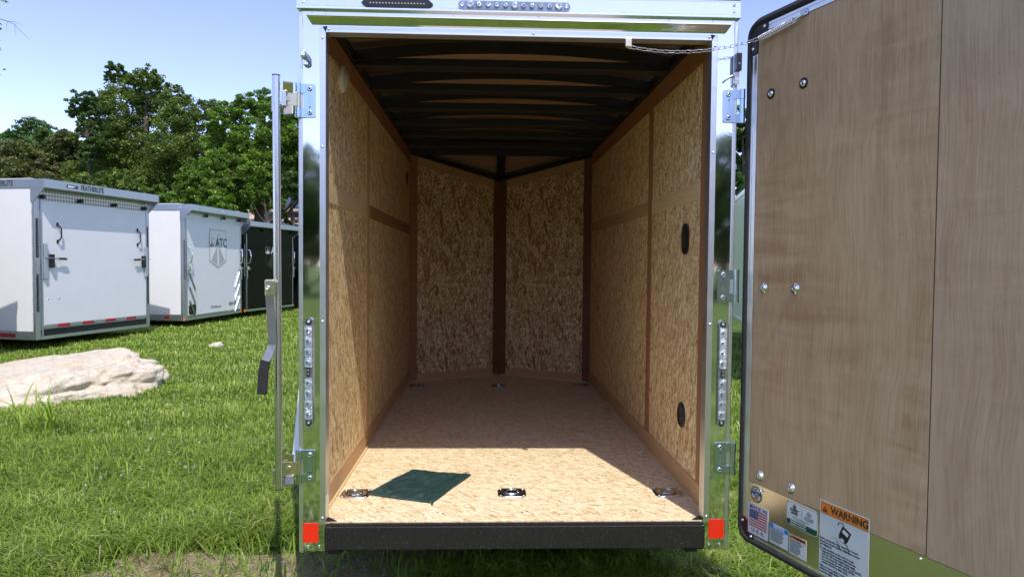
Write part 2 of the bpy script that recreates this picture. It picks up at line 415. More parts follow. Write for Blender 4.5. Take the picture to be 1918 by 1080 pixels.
    def text(s, txt, size, M, mat=0, bold=0.0, align='CENTER', sx=1.0, ext=0.0003, shear=0.0):
        c = bpy.data.curves.new('t', 'FONT'); c.body = txt; c.size = size; c.align_x = align; c.align_y = 'CENTER'
        c.extrude = ext; c.offset = bold; c.resolution_u = 3; c.shear = shear
        o = bpy.data.objects.new('t', c); sc.collection.objects.link(o)
        dg = bpy.context.evaluated_depsgraph_get(); me = bpy.data.meshes.new_from_object(o.evaluated_get(dg))
        vs = [(v.co.x*sx, -v.co.z, v.co.y) for v in me.vertices]; fs = [list(p.vertices) for p in me.polygons]
        bpy.data.objects.remove(o); bpy.data.curves.remove(c); bpy.data.meshes.remove(me)
        return s.add(vs, fs, mat, M=M)
    def rrect(s, x0, z0, x1, z1, r, y0, y1, mat=0, M=None, seg=6):
        p = []
        for cx, cz, a0 in ((x1-r, z1-r, 0), (x0+r, z1-r, 90), (x0+r, z0+r, 180), (x1-r, z0+r, 270)):
            for k in range(seg+1):
                a = rad(a0+90*k/seg); p.append((cx+r*math.cos(a), cz+r*math.sin(a)))
        return s.prism(p, y0, y1, mat, M)
    def build(s, name, mats, parent=None, M=None):
        me = bpy.data.meshes.new(name); me.from_pydata(s.v, [], s.f)
        if isinstance(mats, str): mats = [mats]
        for m_ in mats: me.materials.append(MATS[m_])
        me.polygons.foreach_set('material_index', s.m)
        me.polygons.foreach_set('use_smooth', s.sm)
        uvl = me.uv_layers.new(name='UVMap')
        flat = [c for f in s.uv for p in f for c in p]
        uvl.data.foreach_set('uv', flat)
        bm = bmesh.new(); bm.from_mesh(me); bmesh.ops.recalc_face_normals(bm, faces=bm.faces); bm.to_mesh(me); bm.free()
        me.update()
        o = bpy.data.objects.new(name, me); sc.collection.objects.link(o)
        if M is not None: o.matrix_world = M
        if parent is not None:
            o.parent = parent
            if parent.type == 'EMPTY' and parent.get('_fix'):
                o.matrix_parent_inverse = Matrix.Translation(-parent.location)
        return o

def tag(o, label=None, cat=None, group=None, kind=None):
    if label: o['label'] = label
    if cat: o['category'] = cat
    if group: o['group'] = group
    if kind: o['kind'] = kind
    return o
def empty(name, loc, label, cat, group=None, rz=0, fix=False):
    o = bpy.data.objects.new(name, None); sc.collection.objects.link(o); o.location = loc; o.rotation_euler = (0, 0, rz)
    if fix: o['_fix'] = 1
    return tag(o, label, cat, group)
T = Matrix.Translation
def frame(o, x, y=None):
    """local frame: x axis along x, z up, y = z cross x"""
    x = Vector(x).normalized(); z = Vector((0, 0, 1)); y = z.cross(x)
    M = Matrix.Identity(4)
    for i in range(3): M[i][0] = x[i]; M[i][1] = y[i]; M[i][2] = z[i]; M[i][3] = o[i]
    return M
def bolt(mb, M, r=0.009, mat=0, hex_mat=None, washer=0.0, wm=0):
    """domed bolt head facing local -y"""
    if washer: mb.lathe([(0, -0.0015), (washer, -0.0015), (washer, 0.001)], 20, wm, M)
    mb.lathe([(r, 0.0), (r*0.95, -r*0.28), (r*0.72, -r*0.52), (r*0.42, -r*0.62), (r*0.38, -r*0.40), (0, -r*0.38)], 16, mat, M)
    if hex_mat is not None: mb.lathe([(r*0.36, -r*0.45), (0, -r*0.45)], 6, hex_mat, M, False)

# ------------------------------------------------------------------ setting
G = -0.40
def gh(x, y):
    s = np.clip((y-24)/16, 0, 1); s = s*s*(3-2*s)
    s2 = np.clip((y-40)/40, 0, 1)
    return G + 4.6*s + 5*s2 + 0.012*np.sin(x*1.7+y*.6)*np.clip(np.hypot(x, y-1)/6-0.5, 0, 1)
def grid_sheet(name, xs, ys, zf, mat, kind='structure'):
    X, Y = np.meshgrid(xs, ys); Z = zf(X, Y)
    v = np.stack([X.ravel(), Y.ravel(), Z.ravel()], 1); nx, ny = len(xs), len(ys)
    f = [(j*nx+i, j*nx+i+1, (j+1)*nx+i+1, (j+1)*nx+i) for j in range(ny-1) for i in range(nx-1)]
    me = bpy.data.meshes.new(name); me.from_pydata(v.tolist(), [], f); me.materials.append(MATS[mat])
    me.polygons.foreach_set('use_smooth', [True]*len(f)); me.update()
    o = bpy.data.objects.new(name, me); sc.collection.objects.link(o); return tag(o, kind=kind)
xs = np.concatenate([np.linspace(-400, -40, 10), np.linspace(-36, 36, 73), np.linspace(40, 400, 10)])
ys = np.concatenate([np.linspace(-400, -40, 10), np.linspace(-36, 80, 117), np.linspace(90, 500, 10)])
grid_sheet('ground', xs, ys, gh, 'lawn')
def outline_sheet(name, cx, cy, rx, ry, mat, seed, lift=0.004, n=40, rings=6, amp=0.0, wob=0.28):
    r_ = np.random.default_rng(seed); ph = r_.random(6)*6.28
    vs = [(cx, cy, float(gh(cx, cy))+lift+amp)]; fs = []
    for j in range(1, rings+1):
        for k in range(n):
            a = 2*math.pi*k/n; q = 1+wob*sum(math.sin(a*(m_+2)+ph[m_])/(m_+1.5) for m_ in range(5))
            x = cx+rx*q*math.cos(a)*j/rings; y = cy+ry*q*math.sin(a)*j/rings
            vs.append((x, y, float(gh(x, y))+lift+amp*(1-(j/rings)**2)*(0.7+0.3*math.sin(x*9+y*7))))
    for k in range(n): fs.append((0, 1+k, 1+(k+1) % n))
    for j in range(rings-1):
        for k in range(n):
            a, b2 = 1+j*n+k, 1+j*n+(k+1) % n
            fs.append((a, a+n, b2+n, b2))
    me = bpy.data.meshes.new(name); me.from_pydata(vs, [], fs); me.materials.append(MATS[mat])
    me.polygons.foreach_set('use_smooth', [True]*len(fs)); me.update()
    o = bpy.data.objects.new(name, me); sc.collection.objects.link(o); return tag(o, kind='structure')
DIRT = [(-1.30, 0.40, 0.80, 0.30), (-0.55, 0.55, 0.5, 0.14), (1.25, 1.45, 0.45, 0.14)]
for i, (cx, cy, rx, ry) in enumerate(DIRT):
    outline_sheet('dirt_patch', cx, cy, rx, ry, 'dirt', 3+i, lift=0.004, amp=0.012)
outline_sheet('gravel_road', 0.35, -14.5, 2.1, 10.0, 'gravel', 21, lift=0.02, wob=0.04)  # unseen gravel strip behind the camera, added to bounce sunlight into the trailer interior
outline_sheet('gravel_road', -9.5, 36.0, 6.0, 3.2, 'gravel', 9, lift=0.05, amp=0.0, wob=0.15)
outline_sheet('gravel_road', -4.0, 38.5, 7.0, 2.0, 'gravel', 12, lift=0.08, amp=0.0, wob=0.15)

# ------------------------------------------------------------------ the open cargo trailer
IW, LL, NY, OW, XW, ZT = 0.81, 3.41, 3.853, 0.779, 0.879, 1.978
TR = empty('cargo_trailer', (0, 1.7, G), 'open empty cargo trailer with bare strand board walls and a polished frame',
           'cargo trailer', fix=True)
def P(mb, name, mats, par=None, label=None):
    o = mb.build(name, mats, par or TR)
    if label: o['label'] = label
    return o
# floor
P(MB().prism([(-OW, 0.002), (OW, 0.002), (OW, .06), (IW, .06), (IW, LL), (0, NY), (-IW, LL), (-IW, .06), (-OW, .06)], -0.018, 0, axis='z'), 'floor_panel', 'osb_floor')
for (x, y) in [(-.64, .62), (-.33, .09), (.0, .62), (.03, .10), (.46, .62), (.5, .11), (-.72, 1.3), (.1, 1.32), (.7, 1.3), (-.3, 2.3), (.4, 2.3)]:
    for k in range(2): P(MB().lathe([(.005, 0), (.004, .0012), (0, .0012)], 8, 0, T((x+k*.022, y+random.random()*.02, .0003)) @ Matrix.Rotation(rad(90), 4, 'X')), 'floor_screw', 'steel')
# side walls
for sgn, mid, stud, frontb in ((-1, (1.315, 1.392), (1.135, 1.225), .09), (1, (1.35, 1.428), (1.105, 1.19), .15)):
    x0, x1 = sgn*IW, sgn*(IW+.012); xb = sgn*(IW-.004)
    for (ya, yb) in ((frontb+.05, stud[0]), (stud[1], LL-.002)):
        for (za, zb) in ((.10, mid[0]), (mid[1], 1.945)):
            P(MB().box((x0, ya, za), (x1, yb, zb)), 'wall_panel', 'osb_wall')
    P(MB().box((xb, .062, 0), (x1, LL, .099), grain=True, bev=.001), 'base_board', 'tan_board')
    P(MB().box((xb, .062, 1.946), (x1, LL, 2.05), grain=True, bev=.001), 'top_board', 'red_board')
    P(MB().box((xb-sgn*.0015, .062, .1), (x1, frontb+.05, 1.944), grain=True, bev=.001), 'wall_post', 'red_board' if sgn > 0 else 'tan_board')
    P(MB().box((xb-sgn*.0015, stud[0], .1), (x1, stud[1], 1.944), grain=True, bev=.001), 'wall_post', 'red_board' if sgn > 0 else 'tan_board')
    P(MB().box((xb, frontb+.052, mid[0]), (x1, stud[0]-.001, mid[1]), grain=True, bev=.001), 'middle_rail', 'pale_board')
    P(MB().box((xb, stud[1]+.001, mid[0]), (x1, LL-.002, mid[1]), grain=True, bev=.001), 'middle_rail', 'red_board' if sgn < 0 else 'tan_board')
    P(MB().box((sgn*(IW-.012), .062, .0005), (sgn*(IW-.004), LL-.01, .010)), 'floor_seam', 'pale_board')
    # outer side skin, roof rail
    P(MB().box((sgn*.872, 0.01, -.13), (sgn*.878, LL+.03, 2.10)), 'side_skin', 'white_paint')
    P(MB().box((sgn*(IW-.022), .08, 2.052), (sgn*.868, LL, 2.10)), 'roof_rail', 'black_paint')
# nose walls
for A_, B_, side in ((Vector((-IW, LL, 0)), Vector((0, NY, 0)), -1), (Vector((0, NY, 0)), Vector((IW, LL, 0)), 1)):
    M = frame(A_, B_-A_); Ln = (B_-A_).length
    za, zb = (2.02, 1.843) if side < 0 else (1.843, 2.02)
    zt = lambda x: za+(zb-za)*x/Ln
    c0, c1 = (.075, Ln-.068) if side < 0 else (.068, Ln-.075)
    P(MB().prism([(c0, .07), (c1, .07), (c1, zt(c1)-.075), (c0, zt(c0)-.075)], .004, .014, M=M), 'nose_panel', 'osb_nose')
    P(MB().box((c0, 0, 0), (c1, .014, .069), grain=True, bev=.001, M=M), 'base_board', 'tan_board')
    P(MB().prism([(c0, zt(c0)-.075), (c1, zt(c1)-.075), (c1, zt(c1)), (c0, zt(c0))], 0, .014, M=M), 'top_board', 'tan_board')
    lb = MB()
    P(MB().prism([(0.001, 0), (c0-.001, 0), (c0-.001, zt(c0)), (0.001, zt(0))], -.002, .014, M=M), 'corner_post', 'red_board' if side < 0 else 'dark_board')
    P(MB().prism([(c1+.001, 0), (Ln-.001, 0), (Ln-.001, zt(Ln)), (c1+.001, zt(c1))], -.002, .014, M=M), 'corner_post', 'dark_board')
    P(MB().prism([(0.01, zt(0)), (Ln-.01, zt(Ln)), (Ln-.01, zt(Ln)+.04), (0.01, zt(0)+.04)], -.035, .014, M=M), 'nose_beam', 'black_paint')
    P(MB().box((-.03, .05, -.13), (Ln+.03, .056, 2.10), M=M), 'nose_skin', 'white_paint')
    P(MB().box((.02, -.008, .0005), (Ln-.02, -.001, .008), M=M), 'floor_seam', 'pale_board')
# ceiling: arched bows with a straight tie below, arched roof
def arc(z_side, rise, hw=IW-.02, n=24): return [(-hw+2*hw*k/n, z_side+rise*(1-((-1+2*k/n)**2))) for k in range(n+1)]
for i in range(6):
    y = .65+.475*i
    a = arc(2.100, .055); b_ = arc(2.050, .055)
    P(MB().prism(a+b_[::-1], y, y+.03), 'roof_bow', 'black_paint')
    P(MB().box((-IW+.02, y+.031, 2.034), (IW-.02, y+.125, 2.076), bev=.003), 'roof_bow', 'black_paint')
P(MB().box((-IW+.02, .10, 2.0), (IW-.02, .16, 2.06)), 'roof_bow', 'black_paint')
P(MB().prism(arc(2.145, .045, .85)+arc(2.137, .045, .85)[::-1], .06, LL+.05), 'roof_panel', 'roof_ply')
P(MB().prism(arc(2.175, .045, .885)+arc(2.165, .045, .885)[::-1], .04, LL+.05), 'roof_skin', 'white_paint')
P(MB().box((-IW-.06, LL-.02, 2.02), (IW+.06, LL+.02, 2.20), bev=.002), 'roof_beam', 'black_paint')
nb = MB(); q0, q1 = Vector((0, LL+.01, 2.06)), Vector((0, NY-.02, 1.90))
nb.box((-.038, 0, -.03), (.038, (q1-q0).length, .03), M=T(q0) @ (q1-q0).to_track_quat('Y', 'Z').to_matrix().to_4x4()); P(nb, 'roof_beam', 'black_paint')
for s_ in (-1, 1):
    mb = MB(); v = [(s_*.83, LL+.02, 2.085), (0, LL+.02, 2.085), (0, NY+.02, 1.90)]
    mb.add(v+[(a, b2, c+.012) for a, b2, c in v], [(0, 1, 2), (5, 4, 3), (0, 3, 4, 1), (1, 4, 5, 2), (2, 5, 3, 0)])
    P(mb, 'nose_roof_panel', 'roof_ply')
P(MB().add([(-.9, LL, 2.13), (.9, LL, 2.13), (0, NY+.1, 2.0), (-.9, LL, 2.15), (.9, LL, 2.15), (0, NY+.1, 2.02)],
           [(2, 1, 0), (3, 4, 5), (0, 1, 4, 3), (1, 2, 5, 4), (2, 0, 3, 5)]), 'nose_roof_skin', 'white_paint')
# rear frame
for s_ in (-1, 1):
    P(MB().box((s_*.872, -.004, -.118), (s_*OW, .0, 2.059)), 'rear_jamb', 'polished')
    P(MB().box((s_*.885, -.009, -.122), (s_*.869, .05, 2.052), bev=.003), 'corner_trim', 'aluminium')
    P(MB().box((s_*(OW+.004), .0005, .0), (s_*OW, .06, ZT), bev=.001), 'jamb_return', 'brushed')
    P(MB().box((s_*(OW+.004), .058, .0), (s_*(IW+.02), .064, ZT), bev=.001), 'jamb_return', 'brushed')
    tb = MB().box((s_*.801, -.009, -.005), (s_*.777, -.0045, 1.990 if s_ < 0 else 1.988), bev=.001)
    for z in (.02, .82, 1.52, 1.95): tb.lathe([(.0055, 0), (.0045, -.003), (0, -.0042)], 10, 0, T((s_*.79, -.009, z)))
    P(tb, 'opening_trim', 'aluminium')
    for x in (.848, .803):
        rb = MB(); bolt(rb, T((s_*x, -.004, -.098)), .0065); P(rb, 'rivet', 'chrome')
    # tail light
    x = s_*.843; hb = MB().rrect(x-.0172, .395, x+.0172, .836, .0170, -.016, -.004, 0)
    tl = P(hb, 'tail_light', 'lamp_body')
    for k in range(9):
        if k == 4: continue
        lb = MB(); z = .447+.042*k
        lb.rrect(x-.0152, z-.0206, x+.0152, z+.0206, .006, -.0205, -.0155, 0)
        lb.lathe([(.0135, -.0206), (.011, -.0235), (.006, -.0225), (0, -.0235)], 16, 0, T((x, 0, z)))
        lb.rrect(x-.0085, z-.005, x+.001, z+.006, .003, -.0245, -.0205, 1)
        P(lb, 'lens', ['clear_lens', 'lamp_body'], tl)
    cb = MB().rrect(x-.006, .602, x+.006, .632, .006, -.024, -.016, 0)
    cb.lathe([(.0035, -.0245), (0, -.026)], 10, 1, T((x, 0, .610))); cb.lathe([(.0035, -.0245), (0, -.026)], 10, 1, T((x, 0, .624)))
    P(cb, 'sensor', ['black_plastic', 'zinc_gold'], tl)
    for z in (.412, .819):
        eb = MB(); eb.lathe([(.012, -.016), (.011, -.019), (.0, -.019)], 16, 0, T((x, 0, z))); bolt(eb, T((x, -.019, z)), .006, 1)
        P(eb, 'end_cap', ['black_plastic', 'chrome'], tl)
    # red reflector
    xa, xb, za, zb = (-.869, -.807, -.082, -.002) if s_ < 0 else (.801, .865, -.074, .007)
    P(MB().rrect(xa, za, xb, zb, .006, -.0065, -.0042, 0), 'reflector', 'reflector_red')
hd = MB().box((-OW+.001, -.004, ZT+.002), (OW-.001, 0, 2.062)); P(hd, 'header_panel', 'polished')
P(MB().box((-OW, .0005, ZT), (OW, .07, ZT+.012), bev=.001), 'header_return', 'brushed')
tb = MB().box((-.80, -.0095, 1.9715), (.80, -.0045, 1.9935), bev=.001)
for x in (-.765, .05, .765): tb.lathe([(.0055, 0), (.0045, -.003), (0, -.0042)], 10, 0, T((x, -.0095, 1.983)))
P(tb, 'opening_trim', 'aluminium')
P(MB().add([(-.77, -.0101, 1.995), (-.79, -.0101, 1.993), (-.777, -.0101, 1.972), (-.774, -.0101, 1.980),
            (.77, -.0101, 1.995), (.79, -.0101, 1.993), (.777, -.0101, 1.972), (.774, -.0101, 1.980)], [(0, 1, 2, 3), (7, 6, 5, 4)]), 'corner_gap', 'black_paint')
dp = [(-.004, 2.036), (-.036, 2.031), (-.037, 2.0275), (-.030, 2.021), (-.014, 2.004), (-.004, 2.004)]
db = MB(); vs = []
for x, sgn in ((-.853, 1), (.853, -1)):
    vs += [(x+sgn*(.018*(2.036-z)/.03), y, z) for y, z in dp]
n = len(dp); db.add(vs, [list(range(n)), list(range(2*n-1, n-1, -1))]+[[i, i+n, (i+1) % n+n, (i+1) % n] for i in range(n)])
P(db, 'drip_rail', 'drip_metal')
cap = [(.02, 2.060), (-.024, 2.060), (-.0245, 2.068), (-.0185, 2.070), (-.0165, 2.0695), (-.0165, 2.0725), (-.018, 2.073), (-.018, 2.120), (-.0165, 2.1205), (-.0165, 2.123),
       (-.018, 2.1235), (-.018, 2.131), (-.026, 2.1315), (-.027, 2.138), (-.018, 2.150), (.0, 2.165), (.04, 2.185), (.05, 2.18), (.05, 2.062)]
P(MB().prism(cap, -.889, .889, axis='x'), 'roof_cap', 'bright_cap')
for x in (-.862, .862):
    for z in (2.082, 2.110): P(MB().lathe([(.0065, 0), (.0055, -.004), (0, -.0055)], 12, 0, T((x, -.018, z))), 'rivet', 'chrome')
for x in (-.83, -.27, .07, .6): P(MB().lathe([(.004, 0), (.003, -.003), (0, -.004)], 10, 0, T((x, -.004, 2.049))), 'rivet', 'chrome')
# lamps on the cap
x0, x1, z0, z1 = -.634, -.352, 2.068, 2.101
bl = P(MB().prism([(x0, .5*(z0+z1)), (x0+.018, z0), (x1-.018, z0), (x1, .5*(z0+z1)), (x1-.018, z1), (x0+.018, z1)], -.031, -.018), 'brake_light', 'black_plastic')
for k in range(18): P(MB().lathe([(.0028, -.0312), (.002, -.0325), (0, -.033)], 8, 0, T((x0+.036+k*.0124, 0, 2.083))), 'led', 'off_white', bl)
x0, x1, z0, z1 = -.252, .195, 2.067, 2.102
cl = P(MB().rrect(x0, z0, x1, z1, .0172, -.028, -.018), 'clearance_light', 'lamp_body')
for k in range(11):
    lb = MB(); x = x0+.048+k*.0352; big = k in (0, 5, 10); r = .0155 if big else .011
    lb.lathe([(r, -.028), (r*.95, -.034), (r*.7, -.037), (r*.45, -.0375), (r*.3, -.035), (0, -.034)], 18, 0, T((x, 0, 2.0845)))
    P(lb, 'lens', 'clear_lens', cl)
for x in (x0+.016, x1-.016):
    eb = MB(); bolt(eb, T((x, -.028, 2.0845)), .009); P(eb, 'screw', 'chrome', cl)
# bumper, floor edge, corner gussets
bp = MB().box((-OW+.001, -.032, -.104), (OW-.001, -.0005, -.009), bev=.003); P(bp, 'rear_bumper', 'bumper_black')
lb = MB().box((-OW+.003, -.020, -.0085), (OW-.003, -.001, -.0045))
for k in range(150):
    x = -.76+k*.0102; lb.box((x, -.007, -.0045), (x+.005, -.0015, -.0022))
P(lb, 'floor_lip', 'bumper_black')
for s_ in (-1, 1):
    P(MB().prism([(s_*(OW-.001), 0.004), (s_*(OW-.045), .004), (s_*(OW-.001), .05)], .0012, .004, axis='z'), 'corner_gusset', 'black_paint')
# interior fittings
for (cx, cy) in ((-.722, .35), (-.005, .355), (.722, .35), (-.722, 3.22), (-.012, 3.23), (.712, 3.285)):
    M = T((cx, cy, 0)) @ Matrix.Rotation(rad(90), 4, 'X')      # local x right, z -> world -y.. plate lies flat
    M = T((cx, cy, 0))
    pb = MB(); n = 32; o = []; i_ = []
    for k in range(n):
        a = 2*math.pi*k/n; c, s_ = math.cos(a), math.sin(a); q = (abs(c)**5+abs(s_)**5)**(-.2)
        o.append((.066*q*c, .060*q*s_)); i_.append((.043*c, .040*s_))
    vs = [(x, y, .0004) for x, y in o]+[(x*.985, y*.985, .0042) for x, y in o]+[(x*1.04, y*1.04, .0046) for x, y in i_]+[(x, y, .0036) for x, y in i_]+[(x*.8, y*.8, .0008) for x, y in i_]+[(0, 0, .0006)]
    fs = []
    for r_ in range(4):
        for k in range(n): k2 = (k+1) % n; fs.append((r_*n+k, r_*n+k2, (r_+1)*n+k2, (r_+1)*n+k))
    for k in range(n): fs.append((4*n+k, 4*n+(k+1) % n, 5*n))
    pb.add(vs, fs, 0, smooth=True, M=M)
    for sx in (-1, 1):
        for sy in (-1, 1): pb.lathe([(.006, .004), (.005, .0062), (0, .0066)], 12, 0, M @ T((sx*.052, sy*.046, 0)) @ Matrix.Rotation(rad(90), 4, 'X'))
    fa = P(pb, 'floor_anchor', 'steel' if cy < 1 else 'lamp_body')
    rg = MB(); pts = [(.030*math.cos(a), -.006+.030*math.sin(a), .0075+.004*math.sin(a)) for a in np.linspace(rad(-25), rad(205), 16)]+[(-.030, -.022, .006), (.030, -.022, .006)]
    rg.tube(pts, .0048, 8, closed=True, M=M); rg.box((-.012, -.032, .002), (.012, -.020, .011), bev=.002, M=M)
    P(rg, 'ring', 'zinc', fa)
Mx = T((-IW, .44, 1.905)) @ Matrix.Rotation(rad(90), 4, 'Z') @ Matrix.Scale(1.0, 4)   # local -y -> world +x
lm = P(MB().lathe([(.062, 0), (.062, -.012), (.056, -.020), (.044, -.022)], 36, 0, Mx), 'dome_lamp', 'off_white')
P(MB().lathe([(.045, -.0215), (.040, -.030), (.025, -.036), (0, -.038)], 36, 0, Mx), 'lens', 'lens_grey', lm)
P(MB().box((-IW, .41, 1.848), (-IW+.014, .445, 1.858), bev=.002), 'switch', 'off_white', lm)
Mr = T((IW, 0, 0)) @ Matrix.Rotation(rad(-90), 4, 'Z')   # local -y -> world -x ; local x -> world -y
vb = MB().lathe([(.060, 0), (.060, -.006), (.054, -.009), (.050, -.004)], 32, 0, Mr @ T((-.447, 0, .346)))
for k in range(9):
    z = -.040+.01*k; hw = math.sqrt(max(.0505**2-z*z, 0)); vb.box((-hw, -.007, z-.0016), (hw, -.002, z+.0022), M=Mr @ T((-.447, 0, .346)))
P(vb, 'air_vent', 'black_plastic')
hb = MB().rrect(-.475, 1.112, -.375, 1.256, .045, -.009, .0, M=Mr)
hp = P(hb, 'hand_pull', 'black_plastic'); hq = MB().rrect(-.452, 1.135, -.398, 1.233, .026, -.012, -.009, M=Mr)
for z in (1.16, 1.208): hq.lathe([(.010, -.012), (.008, -.014), (0, -.0145)], 14, 0, Mr @ T((-.425, 0, z)))
P(hq, 'recess', 'black_rubber', hp)
P(MB().lathe([(.058, 0), (.058, -.006), (.05, -.009), (0, -.009)], 28, 0, T((-IW, 3.17, 1.78)) @ Matrix.Rotation(rad(90), 4, 'Z')), 'air_vent', 'black_plastic')

# hinges on the jambs (the left two carry the lock bar)
def hinge(xp, xb, z, s_):
    """plate centre xp, barrel centre xb, mid height z; s_ = -1 left, +1 right"""
    w2 = .0235
    hb = MB().rrect(xp-w2, z-.066, xp+w2, z+.066, .008, -.0095, -.0045, 0)
    a, b2 = sorted((xp+s_*w2*.6, xb))
    for dz in (-1, 1):
        hb.box((a, -.0125, z+dz*.048-.018), (b2, -.0085, z+dz*.048+.018))
        hb.cyl((xb, -.016, z+dz*.048-.020), (xb, -.016, z+dz*.048+.020), .0115, 18)
    hb.cyl((xb, -.016, z-.0270), (xb, -.016, z+.0270), .0105, 18, 1)
    hb.text('IMPERIAL', .018, T((xp+.001, -.0095, z)) @ Matrix.Rotation(rad(90*s_), 4, 'Y'), 0, .0002, ext=.0008)
    h_ = P(hb, 'hinge', ['zinc', 'zinc_gold' if s_ < 0 else 'zinc', 'chrome'])
    for dz in (-.047, .047):
        bb = MB(); bolt(bb, T((xp-s_*.002, -.0095, z+dz)), .0105, 0, 1); P(bb, 'bolt', ['chrome', 'black_paint'], h_)
    return h_
for z in (1.700, .232): hinge(-.842, -.884, z, -1)
for z in (1.708, .976, .262): hinge(.845+(.006 if z > 1.5 else -.002), .898+(.006 if z > 1.5 else -.004), z, 1)

# lock bar: bar, keepers, bent handle with rubber grip
bx, by = -.952, -.055
bar = MB().tube([(bx-.007, by, 1.785), (bx+.001, by, .155)], .0148, 20, 0)
for z in (1.672, .205):
    bar.box((bx-.022, by-.010, z-.03), (bx-.012, by+.002, z+.03), bev=.002)
lk = P(bar, 'lock_bar', 'steel')
P(MB().cyl((bx+.001, by, .1565), (bx+.001, by, .153), .0155, 20).cyl((bx-.007, by, 1.784), (bx-.007, by, 1.788), .0155, 20), 'bar_cap', 'black_rubber', lk)
for z in (1.70, .232):
    kb = MB()
    kb.box((bx+.012, by+.004, z-.031), (bx+.030, by+.009, z+.031), 1, bev=.002)
    kb.box((bx+.026, by+.000, z-.027), (-.884, by+.005, z+.027), 0, bev=.001, M=T((0, .018, 0)))
    kb.tube([(bx+.028, by+.020, z), (bx+.036, by+.012, z)], .012, 4)
    for dz, tilt in ((1, 18), (-1, -14)):
        kb.box((-.0215, -.002, 0), (.0175, .002, dz*.040), 0 if dz > 0 else 2, bev=.004, M=T((-.915, -.040, z+dz*.026)) @ Matrix.Rotation(rad(tilt*.9), 4, 'X') @ Matrix.Rotation(rad(dz*5), 4, 'Y'))
    P(kb, 'keeper_bracket', ['zinc_gold', 'steel', 'dark_steel'], lk)
hb = MB().box((-.993, -.098, .925), (-.955, -.070, .990), 0, bev=.005)
hb.box((-.962, -.085, .932), (-.944, -.060, .984), 1, bev=.003); bolt(hb, T((-.979, -.099, .957)), .0095, 2)
P(hb, 'handle_bracket', ['zinc_gold', 'steel', 'chrome'], lk)
path = [(-.978, -.094, .985), (-.973, -.094, .90), (-.966, -.095, .80), (-.963, -.097, .735), (-.972, -.104, .705), (-.985, -.112, .675), (-.993, -.114, .63), (-.998, -.114, .545)]
def strap(mb, path, w, t_, mat=0):
    vs = []
    for i, p in enumerate(path):
        p = Vector(p); d = (Vector(path[min(i+1, len(path)-1)])-Vector(path[max(i-1, 0)])).normalized()
        s_ = d.cross(Vector((0, 1, 0))).normalized()*w; n_ = s_.cross(d).normalized()*t_
        vs += [p-s_-n_, p+s_-n_, p+s_+n_, p-s_+n_]
    fs = [[0, 1, 2, 3], [len(vs)-1, len(vs)-2, len(vs)-3, len(vs)-4]]
    for i in range(len(path)-1):
        for k in range(4): fs.append([i*4+k, i*4+(k+1) % 4, (i+1)*4+(k+1) % 4, (i+1)*4+k])
    return mb.add(vs, fs, mat)
hl = P(strap(MB(), path[:6], .0155, .0028), 'handle', 'dark_steel', lk)
P(strap(MB(), path[5:], .0185, .0050), 'grip', 'black_rubber', lk)
# small clip high on the left jamb, hold-back on the right
cb = MB().box((-.872, -.035, 1.868), (-.853, -.006, 1.893), 0, bev=.004)
cb.tube([(-.856, -.026, 1.885), (-.846, -.024, 1.868), (-.843, -.018, 1.845), (-.850, -.012, 1.838)], .0075, 8, 1)
cb.box((-.862, -.026, 1.836), (-.842, -.005, 1.850), 0, bev=.003)
P(cb, 'door_clip', ['chrome', 'lamp_body'])
hb = MB().box((.868, -.045, 1.845), (.889, -.010, 1.915), 1, bev=.002)
hb.rrect(.866, 1.790, .884, 1.845, .008, -.03, -.008, 0)
hb.tube([(.868, -.012, 1.833), (.852, -.014, 1.826), (.832, -.012, 1.812), (.826, -.006, 1.805)], .0042, 8, 0)
hb.lathe([(.004, -.045), (0, -.048)], 8, 2, T((.879, 0, 1.872)))
P(hb, 'door_hold_back', ['brushed', 'black_plastic', 'chrome'])

# under-frame, wheels, fenders
fb = MB()
for s_ in (-1, 1): fb.box((s_*.80, .14, -.19), (s_*.75, LL, -.122))
for y in (.35, 1.0, 1.6, 2.2, 2.8): fb.box((-.75, y, -.17), (.75, y+.05, -.122))
fb.cyl((-.98, 1.62, -.08), (.98, 1.62, -.08), .035, 12)
for s_ in (-1, 1): fb.box((s_*.82, .02, -.13), (s_*.74, .14, -.112))
fb.tube([(-.75, LL, -.17), (0, NY+1.0, -.17), (.75, LL, -.17)], .045, 4, smooth=False)
P(fb, 'frame', 'black_paint')
for s_ in (-1, 1):
    M = T((s_*1.09, 1.62, -.08)) @ Matrix.Rotation(rad(90*s_), 4, 'Z')
    tp = [(.19, .10), (.25, .105), (.30, .10), (.318, .085), (.322, .05), (.322, -.05), (.318, -.085), (.30, -.10), (.25, -.105), (.19, -.10)]
    wh = P(MB().lathe(tp, 40, 0, M), 'wheel', 'black_rubber')
    P(MB().lathe([(.195, -.09), (.185, -.07), (.17, -.05), (.08, -.06), (.05, -.09), (0, -.09)], 32, 0, M).lathe([(.195, .09), (.17, .05), (0, .05)], 32, 0, M), 'rim', 'white_paint', wh)
    pf = [(1.08, -.10), (1.26, .36), (1.38, .43), (1.86, .43), (1.98, .36), (2.16, -.10)]
    th = [(y, z-.012) if 0 < i < 5 else (y+(.012 if i == 0 else -.012), z) for i, (y, z) in enumerate(pf)]
    P(MB().prism([*pf, *th[::-1]], s_*.874, s_*1.215, axis='x'), 'fender', 'white_paint')

